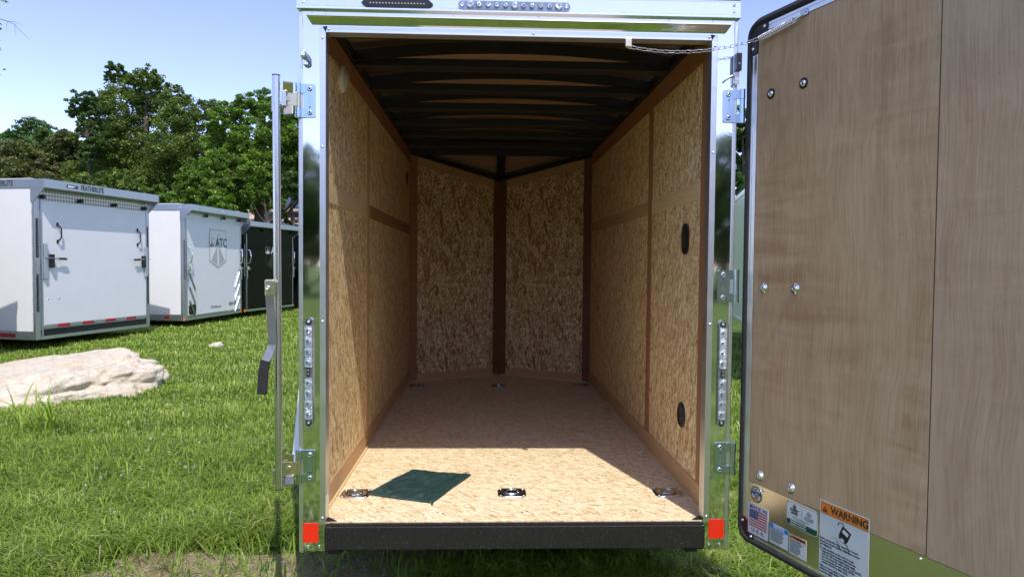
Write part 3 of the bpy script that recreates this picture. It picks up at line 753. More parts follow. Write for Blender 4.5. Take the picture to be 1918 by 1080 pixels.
# ------------------------------------------------------------------ the door (a part of the trailer)
A = 0.33; HX = Vector((.926, -.025, 0)); MD = frame(HX, (math.sin(A), -math.cos(A), 0))
DW = 1.60
dr = P(MB().box((.02, .004, -.035), (DW-.02, .040, 2.03), M=MD), 'rear_door', 'white_paint')
def D(mb, name, mats): return P(mb, name, mats, dr)
def gb(a, b2, M=MD, **k):
    mb = MB().box(a, b2, **k)      # uv in door metres, then moved
    mb.v = [tuple(M @ Vector(v)) for v in mb.v]; return mb
D(gb((.053, -.001, .19), (.8385, .004, 1.977)), 'plywood_panel', 'lauan')
pl2 = gb((.8425, -.001, .19), (DW-.05, .004, 1.977)); pl2.uv = [[(a+4.3, b2+2.1) for a, b2 in f] for f in pl2.uv]
D(pl2, 'plywood_panel', 'lauan_pale')
D(MB().box((.8385, .0005, .19), (.842, .0036, 1.977), M=MD), 'panel_gap', 'black_paint')
ef = MB()
ef.box((.018, -.004, .03), (.030, .004, 1.90), M=MD, bev=.001).box((.030, -.0015, .03), (.034, .004, 1.90), M=MD).box((.034, -.004, .03), (.0525, .004, 1.90), M=MD, bev=.001)
ef.box((.10, -.004, 1.978), (DW-.1, .004, 1.992), M=MD, bev=.001).box((.10, -.002, 1.992), (DW-.1, .004, 1.996), M=MD).box((.10, -.004, 1.996), (DW-.1, .004, 2.008), M=MD, bev=.001)
ef.box((.062, -.004, -.038), (DW-.06, .004, -.028), M=MD, bev=.001).box((.062, -.0025, -.028), (DW-.06, .004, -.0185), M=MD)
ef.box((DW-.05, -.004, .03), (DW-.018, .004, 1.9), M=MD, bev=.001)
D(ef, 'edge_frame', 'aluminium')
cp = MB().prism([(.017, 1.90), (.054, 1.905), (.056, 1.965), (.11, 1.968), (.112, 2.009), (.017, 2.009)], -.0065, .004, M=MD)
D(cp, 'corner_plate', 'black_paint')
cp = MB().prism([(.012, .035), (.040, .038), (.047, .026), (.048, -.0185), (.088, -.020), (.090, -.040), (.012, -.040)], -.0065, .004, M=MD)
D(cp, 'corner_plate', 'black_paint')
sl = MB()
def rr_path(x0, z0, x1, z1, r, y):
    p = []
    for cx, cz, a0 in ((x1-r, z1-r, 0), (x0+r, z1-r, 90), (x0+r, z0+r, 180), (x1-r, z0+r, 270)):
        for k in range(7):
            a = rad(a0+15*k); p.append((cx+r*math.cos(a), y, cz+r*math.sin(a)))
    return p
sl.tube(rr_path(.008, -.050, DW-.008, 2.022, .05, -.001), .0125, 10, closed=True, M=MD)
sl.tube(rr_path(.000, -.055, DW, 2.034, .05, .020), .017, 10, closed=True, M=MD)
D(sl, 'door_seal', 'black_rubber')
D(gb((.053, -.0025, -.018), (DW-.05, .004, .189)), 'kick_plate', 'kick_plate')
for x, z in ((.132, 1.727), (.300, 1.728), (.113, .973), (.282, .976), (.115, .226), (.283, .228)):
    bb = MB()
    bolt(bb, MD @ T((x, -.002, z)), .0125, 0, 1, washer=.0205, wm=2 if z < .5 else (0 if z < 1.5 else 1))
    D(bb, 'door_bolt', ['chrome', 'black_paint', 'brushed'])
for x, z in ((.136, .176), (.823, .176), (1.5, .176)): D(MB().lathe([(.0062, -.0025), (.005, -.0055), (0, -.0065)], 12, 0, MD @ T((x, 0, z))), 'rivet', 'chrome')
for x, z in ((.030, 1.925), (.094, 1.998), (.024, .020), (.075, -.030)):
    sb = MB(); bolt(sb, MD @ T((x, -.0065, z)), .0065, 0); D(sb, 'rivet', 'chrome')
for z in (1.708, .976, .262):
    hs = MB(); hs.box((-.045, .030, z-.026), (.06, .038, z+.026), M=MD).prism([(-.045, .036), (-.01, .046), (.02, .046), (.02, .040), (-.045, .030)], z-.026, z+.026, axis='z', M=MD)
    hs.box((.02, .0405, z-.03), (.35, .046, z+.03), M=MD, bev=.003)
    D(hs, 'hinge_strap', 'zinc')
def sticker(name, mats): 
    mb = MB(); return mb, lambda: D(mb, name, mats)
Y1, Y2, Y3 = -.0032, -.0038, -.0042
def tx(mb, s_, size, x, z, mat=1, y=Y2, bold=.0006, **k): mb.text(s_, size, MD @ T((x, y, z)), mat, bold, ext=.0002, **k)
# MADE IN U.S.A.
mb, fin = sticker('sticker', ['paper', 'navy', 'flag_red']); mb.box((.052, Y1, -.0165), (.170, -.0025, .105), M=MD)
tx(mb, 'MADE IN', .0225, .111, .092, 1, bold=.0003, sx=1.12); tx(mb, 'U. S. A.', .021, .111, .000, 1, bold=.0003, sx=1.15)
for k in range(7): mb.box((.0605, Y2, .0145+k*.0104), (.1615, Y1, .0197+k*.0104), 2, M=MD)
mb.box((.0605, Y2-.0003, .0455), (.110, Y1, .0823), 1, M=MD)
for r_ in range(5):
    for c_ in range(6): mb.lathe([(.0017, Y3-.0003), (0, Y3-.0004)], 5, 0, MD @ T((.065+c_*.0079, 0, .049+r_*.0073)))
fin()
# round association sticker
mb, fin = sticker('sticker', ['paper', 'zinc_gold', 'navy', 'label_orange', 'ink'])
Mr_ = MD @ T((.0975, 0, .148))
mb.lathe([(.0345, -.0025), (.0345, -.0032), (.031, -.0033)], 40, 1, Mr_); mb.lathe([(.0312, -.0034), (.026, -.00345)], 40, 4, Mr_); mb.lathe([(.0262, -.0036), (0, -.0037)], 40, 0, Mr_)
mb.prism([(.078, .130), (.090, .1245), (.115, .1255), (.108, .1335), (.092, .134)], -.004, -.0037, 3, M=MD); mb.prism([(.078, .163), (.086, .1705), (.092, .168), (.084, .160)], -.004, -.0037, 3, M=MD)
tx(mb, 'NATM', .0195, .0975, .152, 2, y=-.0043, bold=.0014, shear=.2); tx(mb, 'BY', .010, .098, .166, 4, y=-.0043)
tx(mb, 'COMPLIANCE', .0055, .099, .1415, 4, y=-.0043, bold=0); tx(mb, 'VERIFIED', .0055, .099, .1355, 2, y=-.0043, bold=0)
for k in range(26):
    a = 2*math.pi*k/26; mb.lathe([(.0013, -.0040), (0, -.0041)], 5, 0, Mr_ @ T((.0286*math.cos(a), 0, .0286*math.sin(a))))
fin()
def lines(mb, rows, x, z, dz, size, mat=1, bold=.0002): 
    for i, r_ in enumerate(rows): tx(mb, r_, size, x, z-dz*i, mat, align='LEFT', bold=bold, sx=.92)
mb, fin = sticker('sticker', ['paper', 'ink', 'label_blue']); mb.box((.178, Y1, -.0125), (.277, -.0025, .0645), M=MD)
mb.box((.1795, Y2, .046), (.2755, Y1, .063), 2, M=MD); tx(mb, 'NOTICE', .0155, .2275, .0545, 0, y=Y3)
lines(mb, ['This trailer must be towed with', 'a vehicle of sufficient size and', 'braking power. Check lights, tires', 'and coupler before each trip.', 'Inspect and tighten wheel nuts', 'at 10, 25 and 50 miles. See the', 'manual for further details.'], .183, .041, .0068, .0058); fin()
mb, fin = sticker('sticker', ['paper', 'ink', 'label_orange']); mb.box((.2825, Y1, -.0155), (.368, -.0025, .0595), M=MD)
mb.box((.2845, Y2, .0445), (.366, Y1, .0575), 2, M=MD); tx(mb, 'WARNING', .0125, .331, .051, 1, y=Y3, bold=.0008); mb.prism([(.2885, .0475), (.2985, .0475), (.2935, .0555)], Y3, Y2, 1, M=MD)
lines(mb, ['This trailer is designed for', 'cargo only. Never ride inside.', 'Do not carry fuel or open', 'flame inside the trailer.', 'Ventilate before entering', 'and secure all cargo with', 'straps. Close and lock the', 'door before towing.'], .287, .0395, .0066, .0055); fin()
# charity sticker
mb, fin = sticker('sticker', ['paper', 'ink', 'label_green', 'logo_dark'])
mb.rrect(.2645, .091, .4195, .183, .012, Y1, -.0025, 0, M=MD); mb.rrect(.2665, .093, .4175, .181, .0105, Y1-.0003, Y1, 2, M=MD)
mb.prism([(.2685, .1145), (.4155, .1145), (.4155, .170), (.4120, .176), (.407, .179), (.277, .179), (.2720, .176), (.2685, .170)], Y1-.0007, Y1-.0003, 0, M=MD)
Yk = Y1-.0012
mb.lathe([(.0085, Yk), (.006, Yk-.0001)], 20, 1, MD @ T((.3065, 0, .1655))); mb.prism([(.299, .162), (.314, .162), (.3065, .171)], Yk, Yk+.0004, 1, M=MD)
tx(mb, 'FOREST', .0118, .3065, .1525, 1, y=Yk, bold=.0006, sx=1.08); tx(mb, 'RIVER', .0118, .3065, .1415, 1, y=Yk, bold=.0006, sx=1.08)
mb.box((.3435, Yk, .128), (.3442, Yk+.0004, .171), 3, M=MD)
for dx, dz in ((-.006, .004), (.006, .004), (0, 0), (-.003, -.005), (.003, -.005), (-.009, .0), (.009, .0), (0, .007)): mb.tube([(.378+dx+.0036*math.cos(a), Yk, .1585+dz+.0036*math.sin(a)) for a in np.linspace(0, 6.28, 9)[:-1]], .0004, 4, 3, closed=True, M=MD)
tx(mb, 'Care Camps', .0085, .378, .1455, 3, y=Yk, bold=.0001); tx(mb, 'Foundation', .0085, .378, .1375, 3, y=Yk, bold=.0001)
tx(mb, 'A portion of the proceeds goes to support', .0048, .338, .1265, 3, y=Yk, bold=0); tx(mb, 'Care Camps for children', .0048, .338, .1205, 3, y=Yk, bold=0)
tx(mb, 'PROVIDING HOPE AND', .0072, .325, .1085, 0, y=Yk, bold=.0002); tx(mb, 'HEALING TO CHILDREN', .0072, .325, .0995, 0, y=Yk, bold=.0002); fin()
# large warning sticker
mb, fin = sticker('sticker', ['paper', 'ink', 'label_orange'])
x0, x1 = .428, .638; mb.box((x0, Y1, -.03), (x1, -.0025, .234), M=MD)
mb.box((x0+.004, Y2, .189), (x1-.004, Y1, .230), 1, M=MD); mb.box((x0+.0055, Y2-.0003, .1905), (x1-.0055, Y2, .2285), 2, M=MD)
tx(mb, 'WARNING', .0355, .556, .2095, 1, y=Y3, bold=.0011, sx=.91)
mb.prism([(.440, .197), (.464, .197), (.452, .220)], Y3-.0002, Y3, 1, M=MD); mb.prism([(.4505, .202), (.4535, .202), (.454, .213), (.450, .213)], Y3-.0005, Y3-.0002, 2, M=MD)
Mi = MD @ T((.540, 0, .147)) @ Matrix.Rotation(rad(24), 4, 'Y')
mb.box((-.020, Y3, -.020), (.020, Y1, .020), 1, M=Mi); mb.box((-.012, Y3-.0003, -.001), (.013, Y3, .012), 0, M=Mi)
mb.box((-.017, Y3, -.028), (-.008, Y1, -.020), 1, M=Mi); mb.box((.008, Y3, -.028), (.017, Y1, -.020), 1, M=Mi)
mb.tube([(.524+.014*math.cos(a), Y3, .170+.012*math.sin(a)) for a in np.linspace(rad(190), rad(20), 10)], .0014, 5, 1, M=MD)
mb.tube([(.528+.001*k, Y3, .114) if False else (.505+.012*k*.25, Y3, .112-.0035*k+.003*math.sin(k)) for k in range(8)], .0012, 5, 1, M=MD)
mb.tube([(.545+.012*k*.25, Y3, .112-.0035*k+.003*math.sin(k)) for k in range(8)], .0012, 5, 1, M=MD)
mb.tube([(.492, Y3, .121), (.56, Y3, .112)], .0004, 4, 1, M=MD)
lines(mb, ["Before towing this trailer consult the Owner's", 'Manual for proper loading, weighing procedures', 'and definitions.'], .432, .100, .0105, .0096, bold=.0003)
lines(mb, ['For safe operation on the road you must:', '  \u2022 Keep the loaded tongue weight between', '    10% and 15% of the trailers total weight.', '  \u2022 Do not exceed the trailer GVWR, and GAWR,', '  \u2022 Do not exceed the tow vehicle GVWR,', '    GAWR, GCWR or hitch rating.'], .432, .066, .0100, .0096, bold=.0003)
lines(mb, ['Failure to move cargo or remove cargo', 'within the weight limits can result', 'in serious injury.'], .432, .002, .0100, .0096, bold=.0003)
fin()
# hold-open chain with spring, from the header to the door
cb = MB().box((.420, -.024, 1.935), (.446, -.006, 1.972), 0, bev=.003).tube([(.424, -.012, 1.94), (.440, -.016, 1.93), (.445, -.024, 1.936)], .003, 6)
ch = P(cb, 'hold_open_chain', 'zinc_gold')
pa = Vector((.442, -.018, 1.936)); pbv = MD @ Vector((.088, -.028, 1.948)); nl = 23
links = MB()
def cat(s_): p = pa.lerp(pbv, s_); p.z -= .034*4*s_*(1-s_); return p
for i in range(nl):
    a, b2 = cat(i/nl), cat((i+1)/nl); d = (b2-a); ln_ = d.length; d.normalize()
    s_ = d.cross(Vector((0, 0, 1))).normalized(); q = s_ if i % 2 else s_.cross(d)
    q = (q*.8+(s_ if not i % 2 else s_.cross(d))*.45).normalized()
    c = (a+b2)/2; hl_ = ln_*.5; r_ = .0052
    pts = [c+d*(hl_*.95)*math.copysign(1, math.cos(t_))*min(1, abs(math.cos(t_))*1.6)+q*r_*math.copysign(1, math.sin(t_))*min(1, abs(math.sin(t_))*1.6+.0) for t_ in np.linspace(.2, 6.283+.2, 13)[:-1]]
    links.tube(pts, .00125, 6, closed=True)
P(links, 'chain', 'chrome', ch)
sp = MB(); s0 = Vector((.090, -.026, 1.948)); s1 = Vector((.272, -.024, 1.962)); N_ = 19*14
ax = (s1-s0).normalized(); e1 = Vector((0, 1, 0)); e2 = ax.cross(e1)
sp.tube([s0.lerp(s1, k/N_)+(e1*math.cos(k/14*6.283)+e2*math.sin(k/14*6.283))*.0105 for k in range(N_+1)], .0019, 6, M=MD)
sp.tube([s0, s1], .0022, 6, M=MD); sp.tube([s1, (.284, -.012, 1.972), (.300, -.008, 1.980)], .0035, 6, M=MD)
P(sp, 'spring', 'chrome', ch)
kb = MB().box((.283, -.009, 1.970), (.318, -.004, 1.992), 0, bev=.002, M=MD)
for x in (.291, .309): bolt(kb, MD @ T((x, -.009, 1.984)), .006)
P(kb, 'chain_bracket', 'zinc', ch)

# ------------------------------------------------------------------ green bag on the floor
bg_ = MB(); c4 = [Vector((-.679, .338, 0)), Vector((-.363, .213, 0)), Vector((-.200, .625, 0)), Vector((-.505, .719, 0))]
n = 40; vs = []; fs = []
for j in range(n+1):
    for i in range(n+1):
        u, v = i/n, j/n
        p = (c4[0]*(1-u)+c4[1]*u)*(1-v)+(c4[3]*(1-u)+c4[2]*u)*v
        p = p+Vector((.002*math.sin(v*9), .002*math.sin(u*8+1), 0))
        e = min(u, 1-u, v, 1-v); h_ = .003+.013*min(1, e*9)**.6
        h_ += .005*math.sin(u*13+v*5)*math.sin(v*11-u*4)*min(1, e*6)+.003*math.sin(u*31-v*17)*min(1, e*8)+.004*max(0, math.sin((u+v*.6)*19+2*math.sin(v*6)))**6*min(1, e*8)+.004*max(0, math.sin((u*.8-v)*14+1.5*math.sin(u*7)))**8*min(1, e*8)
        if u > .88: h_ += .004
        vs.append(p+Vector((0, 0, max(h_, .002))))
for j in range(n):
    for i in range(n): a = j*(n+1)+i; fs.append((a, a+1, a+n+2, a+n+1))
o_ = len(vs); vs += [Vector((v.x, v.y, .0006)) for v in vs]; fs += [tuple(o_+i for i in f[::-1]) for f in fs]
rim_ = [i for i in range(n+1)]+[(j+1)*(n+1)-1 for j in range(1, n+1)]+[n*(n+1)+i for i in range(n-1, -1, -1)]+[j*(n+1) for j in range(n-1, 0, -1)]
for k in range(len(rim_)): a, b2 = rim_[k], rim_[(k+1) % len(rim_)]; fs.append((a, a+o_, b2+o_, b2))
bg_.add(vs, fs, 0, smooth=True)
bag = bg_.build('flat_pouch', 'bag_cloth'); tag(bag, 'flat dark green fabric pouch lying on the sunlit trailer floor', 'pouch')
zp = MB().tube([c4[1].lerp(c4[2], k/12)+Vector((-.018, .004, .0185+.002*math.sin(k*2))) for k in range(13)], .0022, 6)
zp.box((-.366, .190, .003), (-.356, .222, .008), bev=.002).cyl((-.361, .222, .006), (-.361, .236, .012), .004, 8)
zo = zp.build('zipper', 'label_green', bag)

# ------------------------------------------------------------------ parked trailers behind
def logo_shield(mb, cx, cz, w_, h_, y, mats, M=None):
    """outline shield with a narrowing road inside: mats = (dark, light)"""
    d, l = mats
    out = [(cx-w_/2, cz+h_*.5), (cx+w_/2, cz+h_*.5), (cx+w_/2, cz-h_*.32), (cx, cz-h_*.5), (cx-w_/2, cz-h_*.32)]
    k = .92
    mb.prism(out, y, y+.002, d, M); mb.prism([(cx+(a-cx)*k, cz+(b_-cz)*(k+.02)) for a, b_ in out], y-.001, y, l, M)
    rd = [(cx-w_*.04, cz+h_*.38), (cx+w_*.04, cz+h_*.38), (cx+w_*.10, cz+.02*h_), (cx+w_*.40, cz-h_*.30), (cx, cz-h_*.45), (cx-w_*.40, cz-h_*.30), (cx-w_*.10, cz+.02*h_)]
    mb.prism(rd, y-.002, y-.001, d, M)
    mb.prism([(cx-w_*.018, cz+h_*.36), (cx+w_*.018, cz+h_*.36), (cx+w_*.05, cz-h_*.42), (cx-w_*.05, cz-h_*.42)], y-.003, y-.002, l, M)
def parked(name, label, P0, P1, z0, Hh, body, style, L=5.4):
    P0 = Vector((*P0, z0)); P1 = Vector((*P1, z0)); wd = (P1-P0).length
    rz = math.atan2((P1-P0).y, (P1-P0).x)
    root = empty(name, P0, label, 'enclosed trailer', rz=rz)
    def B(mb, nm, mats, par=None): return mb.build(nm, mats, par or root)
    fl = style == 'feather'; post = 'black_gloss' if style == 'black' else 'rail_alu'; rh = .14 if fl else .13
    B(MB().box((0, .02, .13), (wd, L, Hh-rh+.01), bev=.01), 'body', body)
    B(MB().box((.02, .04, Hh-.02), (wd-.02, L-.02, Hh+.015)), 'roof', 'white_paint')
    B(MB().box((-.004, .03, 0), (wd+.004, L, .128), bev=.004), 'lower_rail', post)
    ov = .22
    rr = MB()
    rr.box((-.012, -ov, Hh-rh), (wd+.012, -ov+.02, Hh), bev=.004)
    for x in (-.012, wd-.008): rr.box((x, -ov+.021, Hh-rh), (x+.02, L+.01, Hh), bev=.003)
    rr.box((-.010, -ov+.01, Hh-.012), (wd+.010, .2, Hh-.004))
    for x in (-.010, wd-.006):
        rr.prism([(-ov+.004, Hh-rh+.001), (.05, Hh-rh+.001), (.05, Hh-rh-.22), (.0, Hh-rh-.22)], x, x+.016, axis='x')
    rr.add([(0, -ov+.02, Hh-rh+.003), (wd, -ov+.02, Hh-rh+.003), (wd, -.01, Hh-rh-.02), (0, -.01, Hh-rh-.02)], [(0, 1, 2, 3)])
    B(rr, 'roof_rail', 'rail_alu')
    for x in (0, wd-.10):
        B(MB().box((x, -.012, 0), (x+.10, .05, Hh-rh-.02), bev=.005), 'corner_post', post)
    B(MB().box((.10, -.006, Hh-rh-.20), (wd-.10, .02, Hh-rh-.02)), 'header_strip', 'tread_plate' if fl else post)
    for k in range(4):
        x = .14+(wd-.28)*k/3
        B(MB().lathe([(.034, -.055), (.034, -.09), (.024, -.10), (0, -.10)], 16, 0, T((x, .03, Hh-rh-(.13 if fl else .06)))), 'marker_light', 'black_plastic')
    dz1 = Hh-rh-.19; dz0 = .20 if fl else .10
    dmat = {'feather': 'white_paint', 'rom': 'white_paint', 'black': 'black_gloss'}[style]
    door = B(MB().box((.125, -.035, dz0), (wd-.125, .0, dz1), bev=.005), 'ramp_door', dmat)
    for x in (.102, wd-.123): B(MB().box((x, -.04, .05), (x+.021, .0, dz1+.01), bev=.003), 'door_frame', 'rail_alu')
    B(MB().box((.10, -.03, 0), (wd-.10, .02, .055), bev=.003), 'sill', 'rail_alu')
    if fl:
        B(MB().box((.10, -.020, .057), (wd-.10, .0, .16)), 'hinge_gap', 'black_paint')
        hg = MB().box((.10, -.03, .163), (wd-.10, -.001, .172))
        for k in range(24): hg.cyl((.13+k*(wd-.26)/24, -.03, .170), (.13+(k+.8)*(wd-.26)/24, -.03, .170), .008, 8)
        B(hg, 'piano_hinge', 'rail_alu')
        tp = MB(); n = 9
        for k in range(n):
            a = .14+(wd-.28)*k/n
            tp.box((a, -.0375, .182), (a+(wd-.28)/n*.97, -.035, .235), k % 2)
        B(tp, 'reflective_tape', ['rail_alu', 'flag_red'], door)
        st = MB()
        for k in range(5): st.box((-.0078, .10+k*.8, .035), (-.0042, .10+k*.8+.26, .10), 0); st.box((-.0078, .37+k*.8, .035), (-.0042, .37+k*.8+.5, .10), 1)
        B(st, 'reflective_tape', ['rail_alu', 'flag_red'])
        for x in (.045, wd-.055):
            for za, zb in ((.45, 1.05), (1.32, 1.95)):
                t_ = MB().rrect(x-.014, za, x+.014, zb, .013, -.026, -.011, 0)
                for k in range(14): t_.lathe([(.008, -.026), (0, -.031)], 8, 1, T((x, 0, za+.03+k*(zb-za-.06)/13)))
                B(t_, 'tail_light', ['black_plastic', 'clear_lens'])
            B(MB().box((x-.03, -.03, 1.06), (x+.03, -.011, 1.30), bev=.004), 'hinge_block', 'rail_alu')
            B(MB().box((.115 if x < 1 else wd-.185, -.075, .98), (.185 if x < 1 else wd-.115, -.036, 1.55), bev=.006), 'guard_plate', 'brushed')
        for x, s_ in ((.42, 1), (wd-.36, 1)):
            B(MB().tube([(x, -.036, 1.86), (x, -.07, 1.85), (x+.03, -.085, 1.80), (x+.03, -.085, 1.66), (x, -.07, 1.61), (x, -.036, 1.60)], .012, 8).box((x-.018, -.045, 1.84), (x+.018, -.036, 1.90)).box((x-.018, -.045, 1.56), (x+.018, -.036, 1.62)), 'grab_handle', 'black_rubber')
        for x, s_ in ((.27, 1), (wd-.23, -1)):
            lt = MB().cyl((x-s_*.15, -.09, 1.32), (x+s_*.14, -.09, 1.31), .011, 10, 0).box((x-.028, -.10, 1.16), (x+.028, -.036, 1.38), 1, bev=.006)
            lt.cyl((x+s_*.13, -.09, 1.31), (x+s_*.27, -.09, 1.305), .018, 10, 1)
            B(lt, 'cam_latch', ['rail_alu', 'black_rubber'])
        for x in (.22, .43): B(MB().lathe([(.012, -.035), (.010, -.042), (0, -.043)], 10, 0, T((x, 0, .66))), 'bolt', 'steel')
        tx_ = MB().text('FEATHERLITE', .12, T((.98, -ov-.0015, Hh-.072)), 0, .004, sx=.72); tx_.box((.42, -ov-.0012, Hh-.10), (.66, -ov-.0002, Hh-.045), 0)
        tx_.prism([(.44, Hh-.09), (.55, Hh-.085), (.62, Hh-.06), (.52, Hh-.062), (.46, Hh-.055)], -ov-.0022, -ov-.0014, 1)
        B(tx_, 'lettering', ['logo_dark', 'white_paint'])
        Ms = T((-.0135, .62, 0)) @ Matrix.Rotation(rad(-90), 4, 'Z')
        ts = MB().text('FEATHERLITE', .12, Ms @ T((0, 0, Hh-.072)), 0, .004, sx=.72); ts.box((-.62, -.0012, Hh-.10), (-.38, -.0002, Hh-.045), 0, M=Ms)
        ts.prism([(-.60, Hh-.09), (-.49, Hh-.085), (-.42, Hh-.06), (-.52, Hh-.062), (-.58, Hh-.055)], -.0022, -.0014, 1, M=Ms)
        B(ts, 'lettering', ['logo_dark', 'white_paint'])
    else:
        dk = style == 'black'
        cx = wd*.54; ink = 1
        lg = MB(); cz = Hh*.63
        logo_shield(lg, cx, cz, wd*.30, Hh*.36, -.040, (1, 0))
        logo_shield(lg, cx-wd*.11, cz+Hh*.055, wd*.085, Hh*.085, -.044, (2, 0))
        lg.text('ATC', Hh*.115, T((cx+wd*.055, -.0445, cz+Hh*.055)), 2, .004, sx=1.0)
        B(lg, 'logo', ['black_gloss', 'car_glass', 'white_paint'] if dk else ['white_paint', 'logo_grey', 'logo_dark'], door)
        if dk: lg_ = None
        tt = MB(); tt.text('ATCtrailers.com', .085, T((wd*.50, -.0372, dz0+.13)), 0, .001, sx=.85)
        if not dk:
            B(MB().text('R\u014dM 550', .11, T((wd*.80, -.0372, dz0+.16)), 0, .002, sx=.9), 'lettering', 'logo_dark', door)
        B(tt, 'lettering', 'white_paint' if dk else 'logo_dark', door)
        if not dk:
            for s_, xx in ((1, .20), (-1, wd-.20)):
                for k in range(3):
                    z = 1.02-.30*k
                    B(MB().tube([(xx, -.05, z), (xx+s_*.23, -.05, z-.36)], .018, 8).box((xx-.02, -.045, z-.02), (xx+.02, -.036, z+.02)), 'tie_down_bar', 'rail_alu', door)
            B(MB().box((.20, -.05, .12), (.46, -.036, .34), bev=.004).box((.17, -.048, .16), (.20, -.036, .22)).box((.17, -.048, .25), (.20, -.036, .31)), 'plate_holder', 'black_plastic', door)
            Ms = T((-.0045, 1.15, 0)) @ Matrix.Rotation(rad(-90), 4, 'Z')
            ts = MB().text('R\u014dM', .20, Ms @ T((.22, 0, .42)), 0, .002, sx=1.0); logo_shield(ts, -.16, .42, .30, .30, -.003, (1, 2), M=Ms)
            B(ts, 'lettering', ['logo_dark', 'logo_grey', 'white_paint'])
        for s_, xx in ((1, .15), (-1, wd-.15)):
            B(MB().tube([(xx, -.04, 1.60), (xx, -.11, 1.57), (xx+s_*.03, -.12, 1.42), (xx, -.11, 1.27), (xx, -.04, 1.24)], .014, 8), 'grab_handle', 'chrome')
            B(MB().cyl((xx-s_*.08, -.07, 1.12), (xx+s_*.06, -.07, 1.10), .018, 8).box((xx-.03, -.09, 1.08), (xx+.02, -.036, 1.17), bev=.004).cyl((xx-s_*.05, -.06, .85), (xx-s_*.05, -.06, 1.16), .016, 8), 'cam_latch', 'chrome')
        for xx in (.045, wd-.055):
            B(MB().box((xx-.04, -.02, .0), (xx+.04, -.011, .06)), 'reflector', 'label_orange')
            B(MB().rrect(xx-.022, .9, xx+.022, 1.75, .02, -.022, -.011, 0), 'tail_light', 'lamp_body')
        B(MB().box((-.010, .30, .05), (-.0045, .42, .10)), 'side_reflector', 'reflector_red')
        for k in (.12, .43, .50, .57, .88): B(MB().box((wd*k-.025, -ov-.012, Hh-.085), (wd*k+.025, -ov-.0002, Hh-.055), bev=.006), 'roof_marker', 'clear_lens')
        B(MB().box((-.024, .0, Hh-.085), (-.0125, .06, Hh-.055)), 'roof_marker', 'clear_lens')
    for x in (.14, wd-.14):
        for yy in (L*.52, L*.68):
            w_ = B(MB().lathe([(.18, .10), (.30, .10), (.34, .07), (.345, 0), (.34, -.07), (.30, -.10), (.18, -.10)], 28, 0, T((x, yy, .345+G-z0)) @ Matrix.Rotation(rad(90), 4, 'Z')), 'wheel', 'black_rubber')
    return root
parked('enclosed_trailer', 'white enclosed trailer at far left with silver roof band and red and white striped tape', (-7.32, 8.60), (-6.75, 11.19), -.224, 2.569, 'white_paint', 'feather')
parked('enclosed_trailer', 'white enclosed trailer with grey shield logo and slanted bars on its ramp', (-6.64, 12.47), (-6.34, 15.20), -.224, 2.51, 'white_paint', 'rom')
parked('enclosed_trailer', 'black enclosed trailer with white shield logo beside the white trailer with slanted bars', (-6.35, 15.38), (-5.78, 17.99), -.224, 2.33, 'black_gloss', 'black')
parked('enclosed_trailer', 'dark enclosed trailer last in the row, mostly hidden behind the polished frame', (-5.75, 18.7), (-5.3, 21.4), -.224, 2.25, 'black_gloss', 'black')
# plain white trailer seen in the gap right of the frame
rt_ = empty('box_trailer', (3.30, 4.9, G), 'plain white trailer side seen in the gap between polished frame and brown door', 'trailer', rz=rad(-14))
MB().box((0, 0, .50), (2.2, 6.5, 2.80), bev=.02).build('body', 'white_paint', rt_)
MB().box((-.012, -.01, 2.73), (2.21, 6.51, 2.82), bev=.006).build('roof_rail', 'aluminium', rt_)
MB().box((-.012, -.01, .42), (2.21, 6.51, .52), bev=.006).build('lower_rail', 'aluminium', rt_)
for y in (1.25, 2.5, 3.75): MB().box((-.003, y, .53), (.001, y+.004, 2.72)).build('panel_seam', 'grey_paint', rt_)
for y in (2.6, 3.5): MB().lathe([(.18, .1), (.3, .1), (.34, .07), (.345, 0), (.34, -.07), (.3, -.1), (.18, -.1)], 28, 0, T((.12, y, .345)) @ Matrix.Rotation(rad(90), 4, 'Z')).build('wheel', 'black_rubber', rt_)

# neighbour trailer just outside the frame at left: its shadow falls on the first trailer's side
nt_ = empty('enclosed_trailer', (-7.2, 7.14, G), 'white enclosed trailer standing just outside the left edge, shading the far left trailer', 'enclosed trailer', rz=rad(180))
MB().box((0, 0, .35), (5.2, 2.5, 3.36), bev=.02).build('body', 'white_paint', nt_)
MB().box((-.01, -.01, 3.27), (5.21, 2.51, 3.40), bev=.005).build('roof_rail', 'rail_alu', nt_)
MB().box((-.012, .12, .5), (.0, 2.38, 3.2), bev=.004).build('ramp_door', 'white_paint', nt_)
MB().box((-.01, -.01, .27), (5.21, 2.51, .35), bev=.005).build('lower_rail', 'rail_alu', nt_)
for x in (2.4, 3.2):
    for y in (.12, 2.38): MB().lathe([(.18, .1), (.3, .1), (.34, .07), (.345, 0), (.34, -.07), (.3, -.1), (.18, -.1)], 28, 0, T((x, y, .345))).build('wheel', 'black_rubber', nt_)

